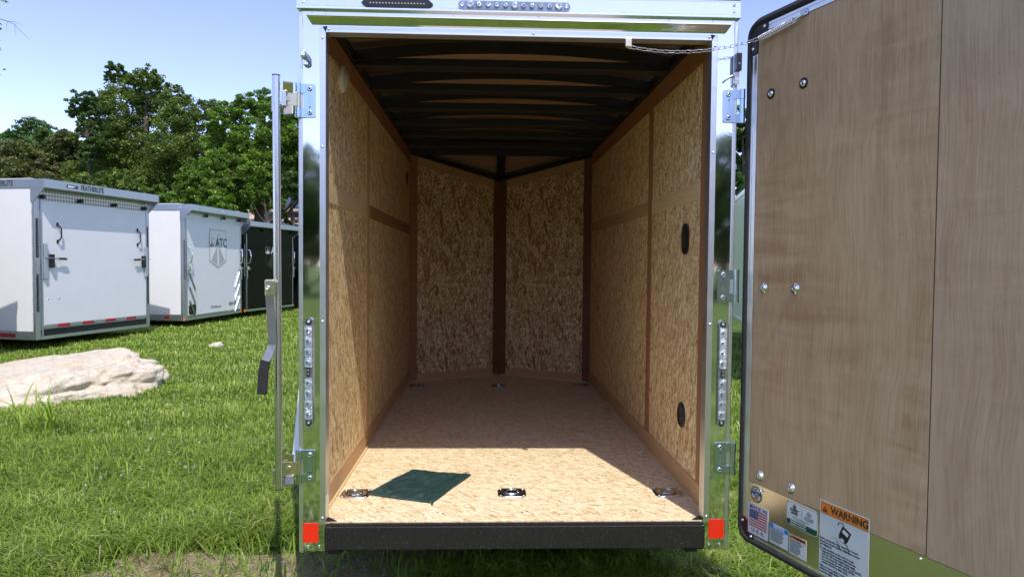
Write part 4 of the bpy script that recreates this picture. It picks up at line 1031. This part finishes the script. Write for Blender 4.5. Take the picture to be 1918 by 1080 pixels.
# small car up on the gravel road
cr = empty('parked_car', at(572, 398, 36.5), 'small blue grey car parked on the gravel road above the black trailer', 'car', rz=rad(15))
cr.location.z = float(gh(cr.location.x, cr.location.y))+.08
MB().prism([(-2.1, .35), (2.1, .35), (2.15, .75), (1.9, .92), (-2.0, .95), (-2.15, .7)], -.85, .85, axis='y').build('body', 'car_paint', cr)
MB().prism([(-1.5, .95), (1.1, .93), (.5, 1.42), (-1.0, 1.45)], -.75, .75, axis='y').build('cabin', 'car_glass', cr)
MB().prism([(-1.0, 1.45), (.5, 1.42), (.45, 1.47), (-.95, 1.49)], -.72, .72, axis='y').build('roof', 'car_paint', cr)
for x in (-1.35, 1.35):
    for y in (-.80, .80): MB().cyl((x, y-.1, .32), (x, y+.1, .32), .32, 20).build('wheel', 'black_rubber', cr)

# ------------------------------------------------------------------ rocks
def rock(name, label, c, rx, ry, rz_, hz, seed, rot, flat=.72, sub=6):
    from mathutils import noise as mn
    bm = bmesh.new(); bmesh.ops.create_icosphere(bm, subdivisions=sub, radius=1)
    for v in bm.verts:
        p = v.co.copy()
        q = p.copy()
        k = 1+.20*mn.fractal(p*1.1+Vector((seed, 0, 0)), .8, 2.0, 4)
        q *= k
        rid = mn.ridged_multi_fractal(p*2.2+Vector((0, seed, 0)), .9, 2.1, 5, 1.0, 2.0)
        q += p*(rid-1.1)*.004
        q += p*mn.fractal(p*9+Vector((seed, 2, 0)), .8, 2, 4)*.018
        if q.z > flat: q.z = flat+(q.z-flat)*.25
        z = q.z*hz
        z += (q.x*.34-q.y*.17)*hz
        v.co = Vector((q.x*rx, q.y*ry, z))
    me = bpy.data.meshes.new(name); bm.to_mesh(me); bm.free(); me.materials.append(MATS['rock'])
    me.polygons.foreach_set('use_smooth', [True]*len(me.polygons))
    o = bpy.data.objects.new(name, me); sc.collection.objects.link(o); o.location = c; o.rotation_euler = (0, 0, rot)
    return tag(o, label, 'rock')
ROCK = (-5.12, 5.08)
rock('boulder', 'large pale cracked boulder lying in the grass at left', (ROCK[0], ROCK[1], G-.05), 1.22, 1.15, 0, .46, 3.3, rad(55))
rock('small_stone', 'small pale stone in the grass right of the boulder', (-4.72, 9.2, G+.01), .13, .10, 0, .09, 5, .3, sub=3)

# ------------------------------------------------------------------ trees and plants
def leaf_mesh(name, pos, size, mat, rnd, parent=None, up=0.35, aspect=.55):
    n = len(pos)
    nrm = rng.normal(size=(n, 3)); nrm[:, 2] = np.abs(nrm[:, 2])+up; nrm /= np.linalg.norm(nrm, axis=1)[:, None]
    a = rng.normal(size=(n, 3)); a -= nrm*(a*nrm).sum(1)[:, None]; a /= np.linalg.norm(a, axis=1)[:, None]
    b_ = np.cross(nrm, a); s = size*(.6+.8*rng.random(n))[:, None]
    v = np.empty((n, 4, 3)); v[:, 0] = pos-a*s*.5; v[:, 1] = pos+b_*s*aspect*.5; v[:, 2] = pos+a*s*.5; v[:, 3] = pos-b_*s*aspect*.5
    v[:, 0, 2] -= s[:, 0]*.08; v[:, 2, 2] -= s[:, 0]*.12
    me = bpy.data.meshes.new(name); me.vertices.add(n*4); me.vertices.foreach_set('co', v.ravel())
    me.loops.add(n*4); me.loops.foreach_set('vertex_index', np.arange(n*4, dtype=np.int32))
    me.polygons.add(n); me.polygons.foreach_set('loop_start', np.arange(0, n*4, 4, dtype=np.int32))
    me.materials.append(MATS[mat]); me.update(calc_edges=True)
    at_ = me.attributes.new('rnd', 'FLOAT', 'POINT'); at_.data.foreach_set('value', np.repeat(rnd, 4).astype(np.float32))
    o = bpy.data.objects.new(name, me); sc.collection.objects.link(o)
    if parent: o.parent = parent
    return o
def crown_points(blobs, nleaf):
    """blobs (x, y, z, r): leaves gather in small clumps over each blob, leaving gaps"""
    vol = np.array([b_[3]**2 for b_ in blobs]); vol = vol/vol.sum(); P_ = []; Rn = []
    for (x, y, z, r), q in zip(blobs, vol):
        n = int(nleaf*q); nc = max(16, int(115*(r/1.5)**1.3))
        d = rng.normal(size=(nc, 3)); d /= np.linalg.norm(d, axis=1)[:, None]; d[:, 2] *= .85
        cc = d*(r*(.30+.75*rng.random(nc)**.7))[:, None]
        cr_ = r*(.12+.17*rng.random(nc)); tone = rng.random(nc)
        k = rng.integers(0, nc, n)
        off = rng.normal(size=(n, 3)); off /= np.linalg.norm(off, axis=1)[:, None]; off *= (rng.random(n)**.45)[:, None]; off[:, 2] *= .62
        p = cc[k]+off*cr_[k][:, None]+np.array([x, y, z])
        P_.append(p); Rn.append(np.clip(.55*tone[k]+.45*rng.random(n), 0, 1))
    return np.concatenate(P_), np.concatenate(Rn)
def tree(label, base, blobs, nleaf, lsize, mat, group=None, trunk=.18, name='deciduous_tree', limbs=7, cat='tree'):
    bx_, by_ = base; bz = float(gh(bx_, by_))-.1
    root = empty(name, (bx_, by_, bz), label, cat, group)
    loc = [(b_[0]-bx_, b_[1]-by_, b_[2]-bz, b_[3]) for b_ in blobs]
    p, r_ = crown_points(loc, nleaf); leaf_mesh('crown', p, lsize, mat, r_, root)
    big = sorted(loc, key=lambda b_: -b_[3])
    top = max(loc, key=lambda b_: b_[2]); mb = MB()
    h_ = top[2]; cx = np.mean([b_[0] for b_ in loc]); cy = np.mean([b_[1] for b_ in loc])
    spine = [Vector((cx*t_*.5+.1*math.sin(t_*5), cy*t_*.5, h_*t_)) for t_ in (0, .12, .3, .5, .7, .88)]
    mb.tube(spine, [trunk*1.4, trunk, trunk*.85, trunk*.65, trunk*.4, trunk*.12], 8)
    for b_ in big[:limbs+3]:
        e = Vector(b_[:3]); t_ = min(.75, max(.15, (e.z-e.xy.length*.7)/h_)); k = t_/.88*5
        s0_ = spine[min(5, int(k))]; m1 = s0_.lerp(e, .5)+Vector((0, 0, -.1*e.length*.5))
        mb.tube([s0_, m1, e], [trunk*.42, trunk*.25, trunk*.06], 6)
        for _ in range(3):
            q = e+Vector(rng.normal(size=3))*b_[3]*.5; mb.tube([m1.lerp(e, .6), q], [trunk*.12, trunk*.03], 4)
    mb.build('trunk', 'bark', root)
    return root
def blobs_at(lst, Y, jit=1.2, flat=False):
    out = []
    for u, v, rp in lst:
        y = Y+(rng.random()-.5)*2*jit; p = at(u, v, y); out.append((p.x, p.y, p.z, rp/F*(y-CAM.y)))
    return out
# dense band that reaches the ground behind each named tree
tree('tall full crowned tree with a loose upper spray at its left, highest in the skyline', (at(270, 400, 36).x, 36),
     blobs_at([(225, 205, 52), (270, 170, 40), (300, 200, 46), (345, 215, 44), (200, 262, 52), (262, 268, 60), (325, 280, 60), (380, 262, 46), (180, 320, 46), (240, 335, 56), (305, 345, 56), (370, 340, 56),
               (272, 137, 20), (255, 150, 18), (290, 152, 20), (392, 205, 26), (230, 400, 50), (310, 410, 50), (160, 380, 45), (388, 400, 50), (330, 178, 26)], 36), 150000, .125, 'leaf_mid', trunk=.3)
tree('slender spray of branches rising left of the tallest tree', (at(215, 400, 37.5).x, 37.5),
     blobs_at([(213, 132, 17), (236, 148, 14), (205, 145, 12), (232, 170, 12)], 37.5, .4), 2600, .20, 'leaf_dark', trunk=.12, limbs=4)
tree('open feathery tree standing left of the tallest tree', (at(165, 400, 34).x, 34),
     blobs_at([(152, 190, 22), (168, 184, 16), (140, 208, 16), (165, 215, 22), (182, 205, 14), (175, 240, 22), (150, 236, 12), (188, 262, 22), (170, 280, 24)], 34, .6), 16000, .14, 'leaf_dark', trunk=.12)
tree('round dark tree farthest left on the skyline', (at(60, 400, 60).x, 60),
     blobs_at([(60, 243, 26), (35, 255, 24), (88, 252, 22), (20, 275, 28), (55, 280, 34), (95, 280, 30), (110, 262, 14), (5, 292, 26), (60, 320, 40), (20, 330, 40)], 60, 1.5), 40000, .22, 'leaf_dark', trunk=.3)
tree('olive green bushy tree above the far left trailer', (at(40, 400, 40).x, 40),
     blobs_at([(30, 285, 28), (60, 300, 34), (10, 315, 34), (90, 320, 36), (40, 345, 42), (5, 360, 40), (85, 360, 40), (-40, 320, 50), (-50, 370, 60)], 40, 1.2), 46000, .15, 'leaf_olive', trunk=.2)
tree('grey green rounded tree between the olive tree and the tallest tree', (at(120, 400, 42).x, 42),
     blobs_at([(118, 262, 24), (140, 272, 26), (105, 290, 28), (132, 305, 34), (150, 330, 34), (118, 345, 34), (160, 300, 24)], 42, 1.0), 32000, .15, 'leaf_olive', trunk=.2)
tree('bright green wide tree right of the tallest tree, behind the steel bar', (at(480, 400, 31).x, 31),
     blobs_at([(428, 215, 34), (460, 205, 30), (492, 195, 30), (520, 212, 32), (555, 225, 40), (415, 255, 38), (470, 258, 46), (530, 268, 48), (590, 270, 50), (425, 310, 44), (490, 320, 46), (545, 330, 44), (400, 350, 40), (455, 370, 36), (505, 372, 30), (600, 330, 44), (640, 260, 60)], 31), 120000, .125, 'leaf_bright', trunk=.28)
tree('young bright green tree in front of the woods above the slanted bar trailer', (at(385, 420, 28.5).x, 28.5),
     blobs_at([(372, 318, 26), (392, 300, 18), (350, 345, 26), (385, 350, 32), (415, 345, 26), (360, 380, 32), (410, 385, 34), (330, 375, 24)], 28.5, .8), 26000, .125, 'leaf_bright', trunk=.08)
tree('small bright green bush at the edge of the gravel road', (at(500, 420, 29).x, 29),
     blobs_at([(478, 345, 22), (500, 335, 20), (515, 355, 20), (490, 372, 22), (465, 362, 16), (518, 380, 16)], 29, .6), 9000, .15, 'leaf_bright', trunk=.08, limbs=4)
tree('dark low tree hanging over the gravel road behind the steel bar', (at(545, 420, 30).x, 30),
     blobs_at([(548, 335, 22), (565, 350, 20), (545, 362, 14), (530, 398, 12), (545, 415, 12), (590, 370, 30)], 30, .6), 9000, .15, 'leaf_dark', trunk=.08, limbs=4)
tree('leafy shrub low above the first trailer roof', (at(200, 420, 31).x, 31),
     blobs_at([(170, 350, 32), (210, 345, 30), (250, 360, 34), (290, 370, 30), (140, 370, 36), (225, 390, 36), (270, 400, 34), (310, 395, 26), (320, 372, 18), (180, 395, 36), (100, 385, 36), (60, 395, 36)], 31, .8), 26000, .17, 'leaf_mid', trunk=.12, name='shrub', cat='shrub')
for i, (u, v, lab) in enumerate([(1390, 225, 'dark tree seen in the narrow gap right of the polished frame'), (1480, 190, 'tree standing behind the open brown door')]):
    tree(lab, (at(u+10, 400, 20).x, 20), blobs_at([(u, v, 36), (u-18, v+40, 34), (u+22, v+45, 40), (u, v+90, 44), (u-30, v+110, 36), (u+30, v+130, 40), (u-10, v+160, 40)], 20, .8), 15000, .15, 'leaf_dark' if i == 0 else 'leaf_mid', trunk=.18)
# woods that stand behind everything, seen as a ragged dark base behind the named trees
for k in range(9):
    u = -120+110*k
    tree('dark woodland tree in the back row, %s' % ['far left beyond the frame edge', 'left behind the olive tree', 'behind the grey green tree', 'behind the tall crowned tree', 'right of the tall crowned tree', 'behind the wide bright tree', 'behind the steel bar', 'hidden behind the trailer roof', 'right behind the trailer'][k],
         (at(u, 400, 46).x, 46), blobs_at([(u, 290, 50), (u-40, 330, 55), (u+40, 325, 55), (u, 370, 60), (u-30, 400, 50), (u+40, 400, 50)], 46, 1.5), 9000, .34, 'leaf_dark', group='woodland trees in the back row', trunk=.2, limbs=3)
# tree out of frame at left whose bare twig and a few leaves reach into the picture
lt = empty('deciduous_tree', (at(-330, 500, 9).x, 9.0, G), 'tree just outside the frame whose bare twig reaches into the sky at top left', 'tree')
bxx, byy = lt.location.x, lt.location.y
lb_ = [(p_[0]-bxx, p_[1]-byy, p_[2]-G, p_[3]) for p_ in blobs_at([(-180, 60, 130), (-260, -60, 170), (-340, 80, 150), (-200, 220, 90), (-60, 92, 34), (-20, 88, 16)], 9, .5)]
pp, rr_ = crown_points(lb_, 12000); leaf_mesh('crown', pp, .10, 'leaf_dark', rr_, lt)
mb = MB(); mb.tube([(0, 0, -.1), (.05, 0, 1.5), (.2, 0, 3), (.3, 0, 5)], [.22, .18, .13, .04], 10)
for q in lb_[:4]: mb.tube([(.2, 0, 2.6), tuple(.5*c for c in (q[0], q[1], q[2]+2.6)), q[:3]], [.10, .06, .02], 6)
mb.build('trunk', 'bark', lt)
tw = MB(); L_ = lambda u, v: tuple(at(u, v, 9)-Vector((bxx, byy, G)))
tw.tube([L_(-150, 20), L_(-60, 24), L_(0, 36), (L_(14, 40)), L_(26, 45), L_(36, 56), L_(46, 66), L_(56, 74)], [.02, .014, .0075, .006, .005, .004, .003, .002], 5)
tw.tube([L_(14, 40), L_(28, 41), L_(38, 46), L_(44, 50)], [.004, .003, .0025, .0015], 4); tw.tube([L_(14, 40), L_(12, 52), L_(11, 62)], [.003, .002, .0012], 4)
tw.tube([L_(28, 46), L_(28, 58), L_(29, 68)], [.003, .002, .0012], 4)
tw.build('bare_twig', 'twig_bark', lt)
# trees on the other side of the lot, mirrored by the polished frame
for k, (x, y, h_) in enumerate([(-26, -30, 8), (-17, -34, 9.5), (-9, -31, 7), (-2.5, -36, 8.5), (5, -32, 6), (11, -30, 7.5), (19, -33, 9), (27, -31, 8)]):
    tree('%s tree across the lot, seen only as a reflection in the polished frame' % ['leftmost', 'tallest', 'low', 'broad middle', 'shortest', 'medium', 'tall right hand', 'rightmost'][k], (x, y), [(x, y, h_*.8, h_*.2), (x-1.6, y, h_*.6, h_*.27), (x+1.8, y+.5, h_*.58, h_*.26), (x, y, h_*.4, h_*.32), (x+2.4, y, h_*.3, h_*.24), (x-2.6, y, h_*.28, h_*.24)],
         9000, .42, 'leaf_mid', group='trees across the lot reflected in the frame', trunk=.25, limbs=3)

# ------------------------------------------------------------------ grass
def in_dirt(x, y, grow=1.0):
    m_ = np.zeros(len(x), bool)
    for cx, cy, rx, ry in DIRT: m_ |= ((x-cx)/(rx*grow))**2+((y-cy)/(ry*grow))**2 < 1
    return m_
def blades(name, x, y, hgt, wid, lean, mat, rnd, kind='stuff', az=None, z=None):
    n = len(x); z = gh(x, y) if z is None else z
    th = rng.random(n)*2*math.pi if az is None else az
    dx, dy = np.cos(th), np.sin(th); px, py = -dy*wid/2, dx*wid/2
    v = np.empty((n, 5, 3))
    v[:, 0] = np.stack([x-px, y-py, z-.01], 1); v[:, 1] = np.stack([x+px, y+py, z-.01], 1)
    mx = x+dx*hgt*lean*.38; my = y+dy*hgt*lean*.38; mz = z+hgt*(.62-.12*lean)
    v[:, 2] = np.stack([mx+px*.8, my+py*.8, mz], 1); v[:, 3] = np.stack([mx-px*.8, my-py*.8, mz], 1)
    v[:, 4] = np.stack([x+dx*hgt*lean, y+dy*hgt*lean, z+hgt*np.maximum(.12, 1-.55*lean**1.3)], 1)
    me = bpy.data.meshes.new(name); me.vertices.add(n*5); me.vertices.foreach_set('co', v.ravel())
    li = (np.array([0, 1, 2, 3, 3, 2, 4])[None, :]+np.arange(n)[:, None]*5).ravel().astype(np.int32)
    me.loops.add(n*7); me.loops.foreach_set('vertex_index', li)
    st = (np.array([0, 4])[None, :]+np.arange(n)[:, None]*7).ravel().astype(np.int32)
    me.polygons.add(n*2); me.polygons.foreach_set('loop_start', st)
    me.materials.append(MATS[mat]); me.update(calc_edges=True)
    a_ = me.attributes.new('rnd', 'FLOAT', 'POINT'); a_.data.foreach_set('value', np.repeat(rnd, 5).astype(np.float32))
    o = bpy.data.objects.new(name, me); sc.collection.objects.link(o); return tag(o, kind=kind)
def patchy(x, y, s, seed):
    r_ = np.random.default_rng(seed); o = np.zeros(len(x))
    for k in range(5):
        a = r_.random()*6.28; f_ = s*(1+k*.8); o += np.sin((x*math.cos(a)+y*math.sin(a))*f_+r_.random()*6)/(1+k*.5)
    return np.clip(.5+.22*o, 0, 1)
def wedge(n, u0, u1, D0, D1, pw):
    u = u0+(u1-u0)*rng.random(n); a = 1-pw+1
    q = rng.random(n); D_ = (D0**a+(D1**a-D0**a)*q)**(1/a)
    return CAM.x+(u-909)/F*D_, CAM.y+D_, D_
X_, Y_, D_ = [], [], []
for n, u0, u1, D0, D1 in ((330000, -90, 640, 3.05, 26), (48000, 560, 1420, 3.05, 5.0), (34000, 1290, 1640, 3.05, 14), (45000, 640, 900, 5.0, 26), (22000, -420, -90, 4.0, 24), (30000, 1560, 2100, 3.4, 20)):
    a, b_, c = wedge(n, u0, u1, D0, D1, 1.55); X_.append(a); Y_.append(b_); D_.append(c)
X_ = np.concatenate(X_); Y_ = np.concatenate(Y_); D_ = np.concatenate(D_)
cr_, sr_ = math.cos(rad(55)), math.sin(rad(55))
X_ = np.concatenate([X_, -3.2+6.4*rng.random(80000)]); Y_ = np.concatenate([Y_, -.05-4.4*rng.random(80000)]); D_ = np.concatenate([D_, np.full(80000, 4.2)])
rx_ = (X_-ROCK[0])*cr_+(Y_-ROCK[1])*sr_; ry_ = -(X_-ROCK[0])*sr_+(Y_-ROCK[1])*cr_
keep = (rx_/1.25)**2+(ry_/.92)**2 > 1
keep &= ~(in_dirt(X_, Y_, 1.12) & (rng.random(len(X_)) < .95))
X_, Y_, D_ = X_[keep], Y_[keep], D_[keep]; n = len(X_)
pt = patchy(X_, Y_, 1.6, 1); pt2 = patchy(X_, Y_, 4.5, 2)
hg = (.04+.075*rng.random(n)**1.5)*(.45+.65*pt+.55*pt2**2)*(1+1.1*np.clip((4.9-D_)/1.8, 0, 1))
ln2 = .35+.9*rng.random(n)+.25*np.clip((4.8-D_), 0, 1)
wd_ = .0050*np.clip(D_/3.6, 1, 6)**.85*(.7+.6*rng.random(n))
rn = np.clip(.62*rng.random(n)+.40*pt2, 0, .95); dry = rng.random(n) < .035; rn[dry] = 1.0
nl_ = 22000; a, b_, c = wedge(nl_, -90, 1640, 3.05, 5.6, 1.2); ok_ = ~in_dirt(a, b_, 1.25) | (rng.random(nl_) < .10); a, b_ = a[ok_], b_[ok_]
k_ = len(a); X_ = np.concatenate([X_, a]); Y_ = np.concatenate([Y_, b_]); hg = np.concatenate([hg, .11+.12*rng.random(k_)]); wd_ = np.concatenate([wd_, .0055+.0035*rng.random(k_)])
ln2 = np.concatenate([ln2, .8+.6*rng.random(k_)]); rn = np.concatenate([rn, .12+.62*rng.random(k_)]); n = len(X_)
g_ = blades('lawn_grass', X_, Y_, hg, wd_, np.clip(ln2, .2, 1.45), 'grass_blades', rn)
g_['label'] = 'green lawn grass blades around the trailers'
# white clover heads scattered in the lawn
a, b_, c = wedge(200, 60, 560, 3.6, 11, 1.0); cl_ = patchy(a, b_, 1.3, 5) > .5; a, b_ = a[cl_], b_[cl_]
cv = []; 
for x, y in zip(a, b_):
    p = rng.normal(size=(26, 3)); p /= np.linalg.norm(p, axis=1)[:, None]; cv.append(p*.008+np.array([x, y, float(gh(x, y))+.07+.02*rng.random()]))
cv = np.concatenate(cv); lo_ = leaf_mesh('clover_flowers', cv, .007, 'petal', rng.random(len(cv))); tag(lo_, kind='stuff'); lo_['label'] = 'white clover flower heads scattered in the lawn'
# taller weedy grass in front of the boulder
wc = at(75, 800, 3.1); wr = empty('tall_weed', (wc.x, wc.y, G), 'clump of tall broad bladed grass in front of the boulder', 'weed')
wm = MB()
for k in range(34):
    a = rng.random()*6.28; h_ = .22+.26*rng.random(); l_ = .25+.85*rng.random(); b0 = Vector((rng.normal()*.10, rng.normal()*.05, 0)); dd = Vector((math.cos(a), math.sin(a), 0)); sd_ = Vector((-dd.y, dd.x, 0))
    pts = [b0+dd*h_*l_*t_*t_+Vector((0, 0, h_*(t_*1.25-.62*l_*t_*t_))) for t_ in (0, .25, .5, .75, 1)]; ws = [.004, .0075, .008, .006, .0008]
    vs = []
    for p, w_ in zip(pts, ws): vs += [p-sd_*w_, p+sd_*w_]
    wm.add(vs, [(2*i, 2*i+1, 2*i+3, 2*i+2) for i in range(4)])
wo_ = wm.build('blade', 'grass_blades', wr)
at_ = wo_.data.attributes.new('rnd', 'FLOAT', 'POINT'); at_.data.foreach_set('value', np.full(len(wo_.data.vertices), .62, np.float32)); wo_['kind'] = 'stuff'
# pebbles on the bare dirt
pe = MB()
for k in range(170):
    cx, cy, rx, ry = DIRT[0] if k < 130 else DIRT[1]
    x = cx+rx*.9*(rng.random()*2-1); y = cy+ry*.9*(rng.random()*2-1); r = .003+.007*rng.random()**2
    pe.lathe([(0, r*.6), (r*.7, r*.45), (r, 0), (r*.6, -r*.4), (0, -r*.45)], 6, 0, T((x, y, G+.014)) @ Matrix.Rotation(rad(90+rng.normal()*20), 4, 'X') @ Matrix.Rotation(rng.random()*6, 4, 'Y'))
po = pe.build('gravel_bits', 'rock'); tag(po, kind='stuff'); po['label'] = 'small pebbles on the bare dirt under the bumper'
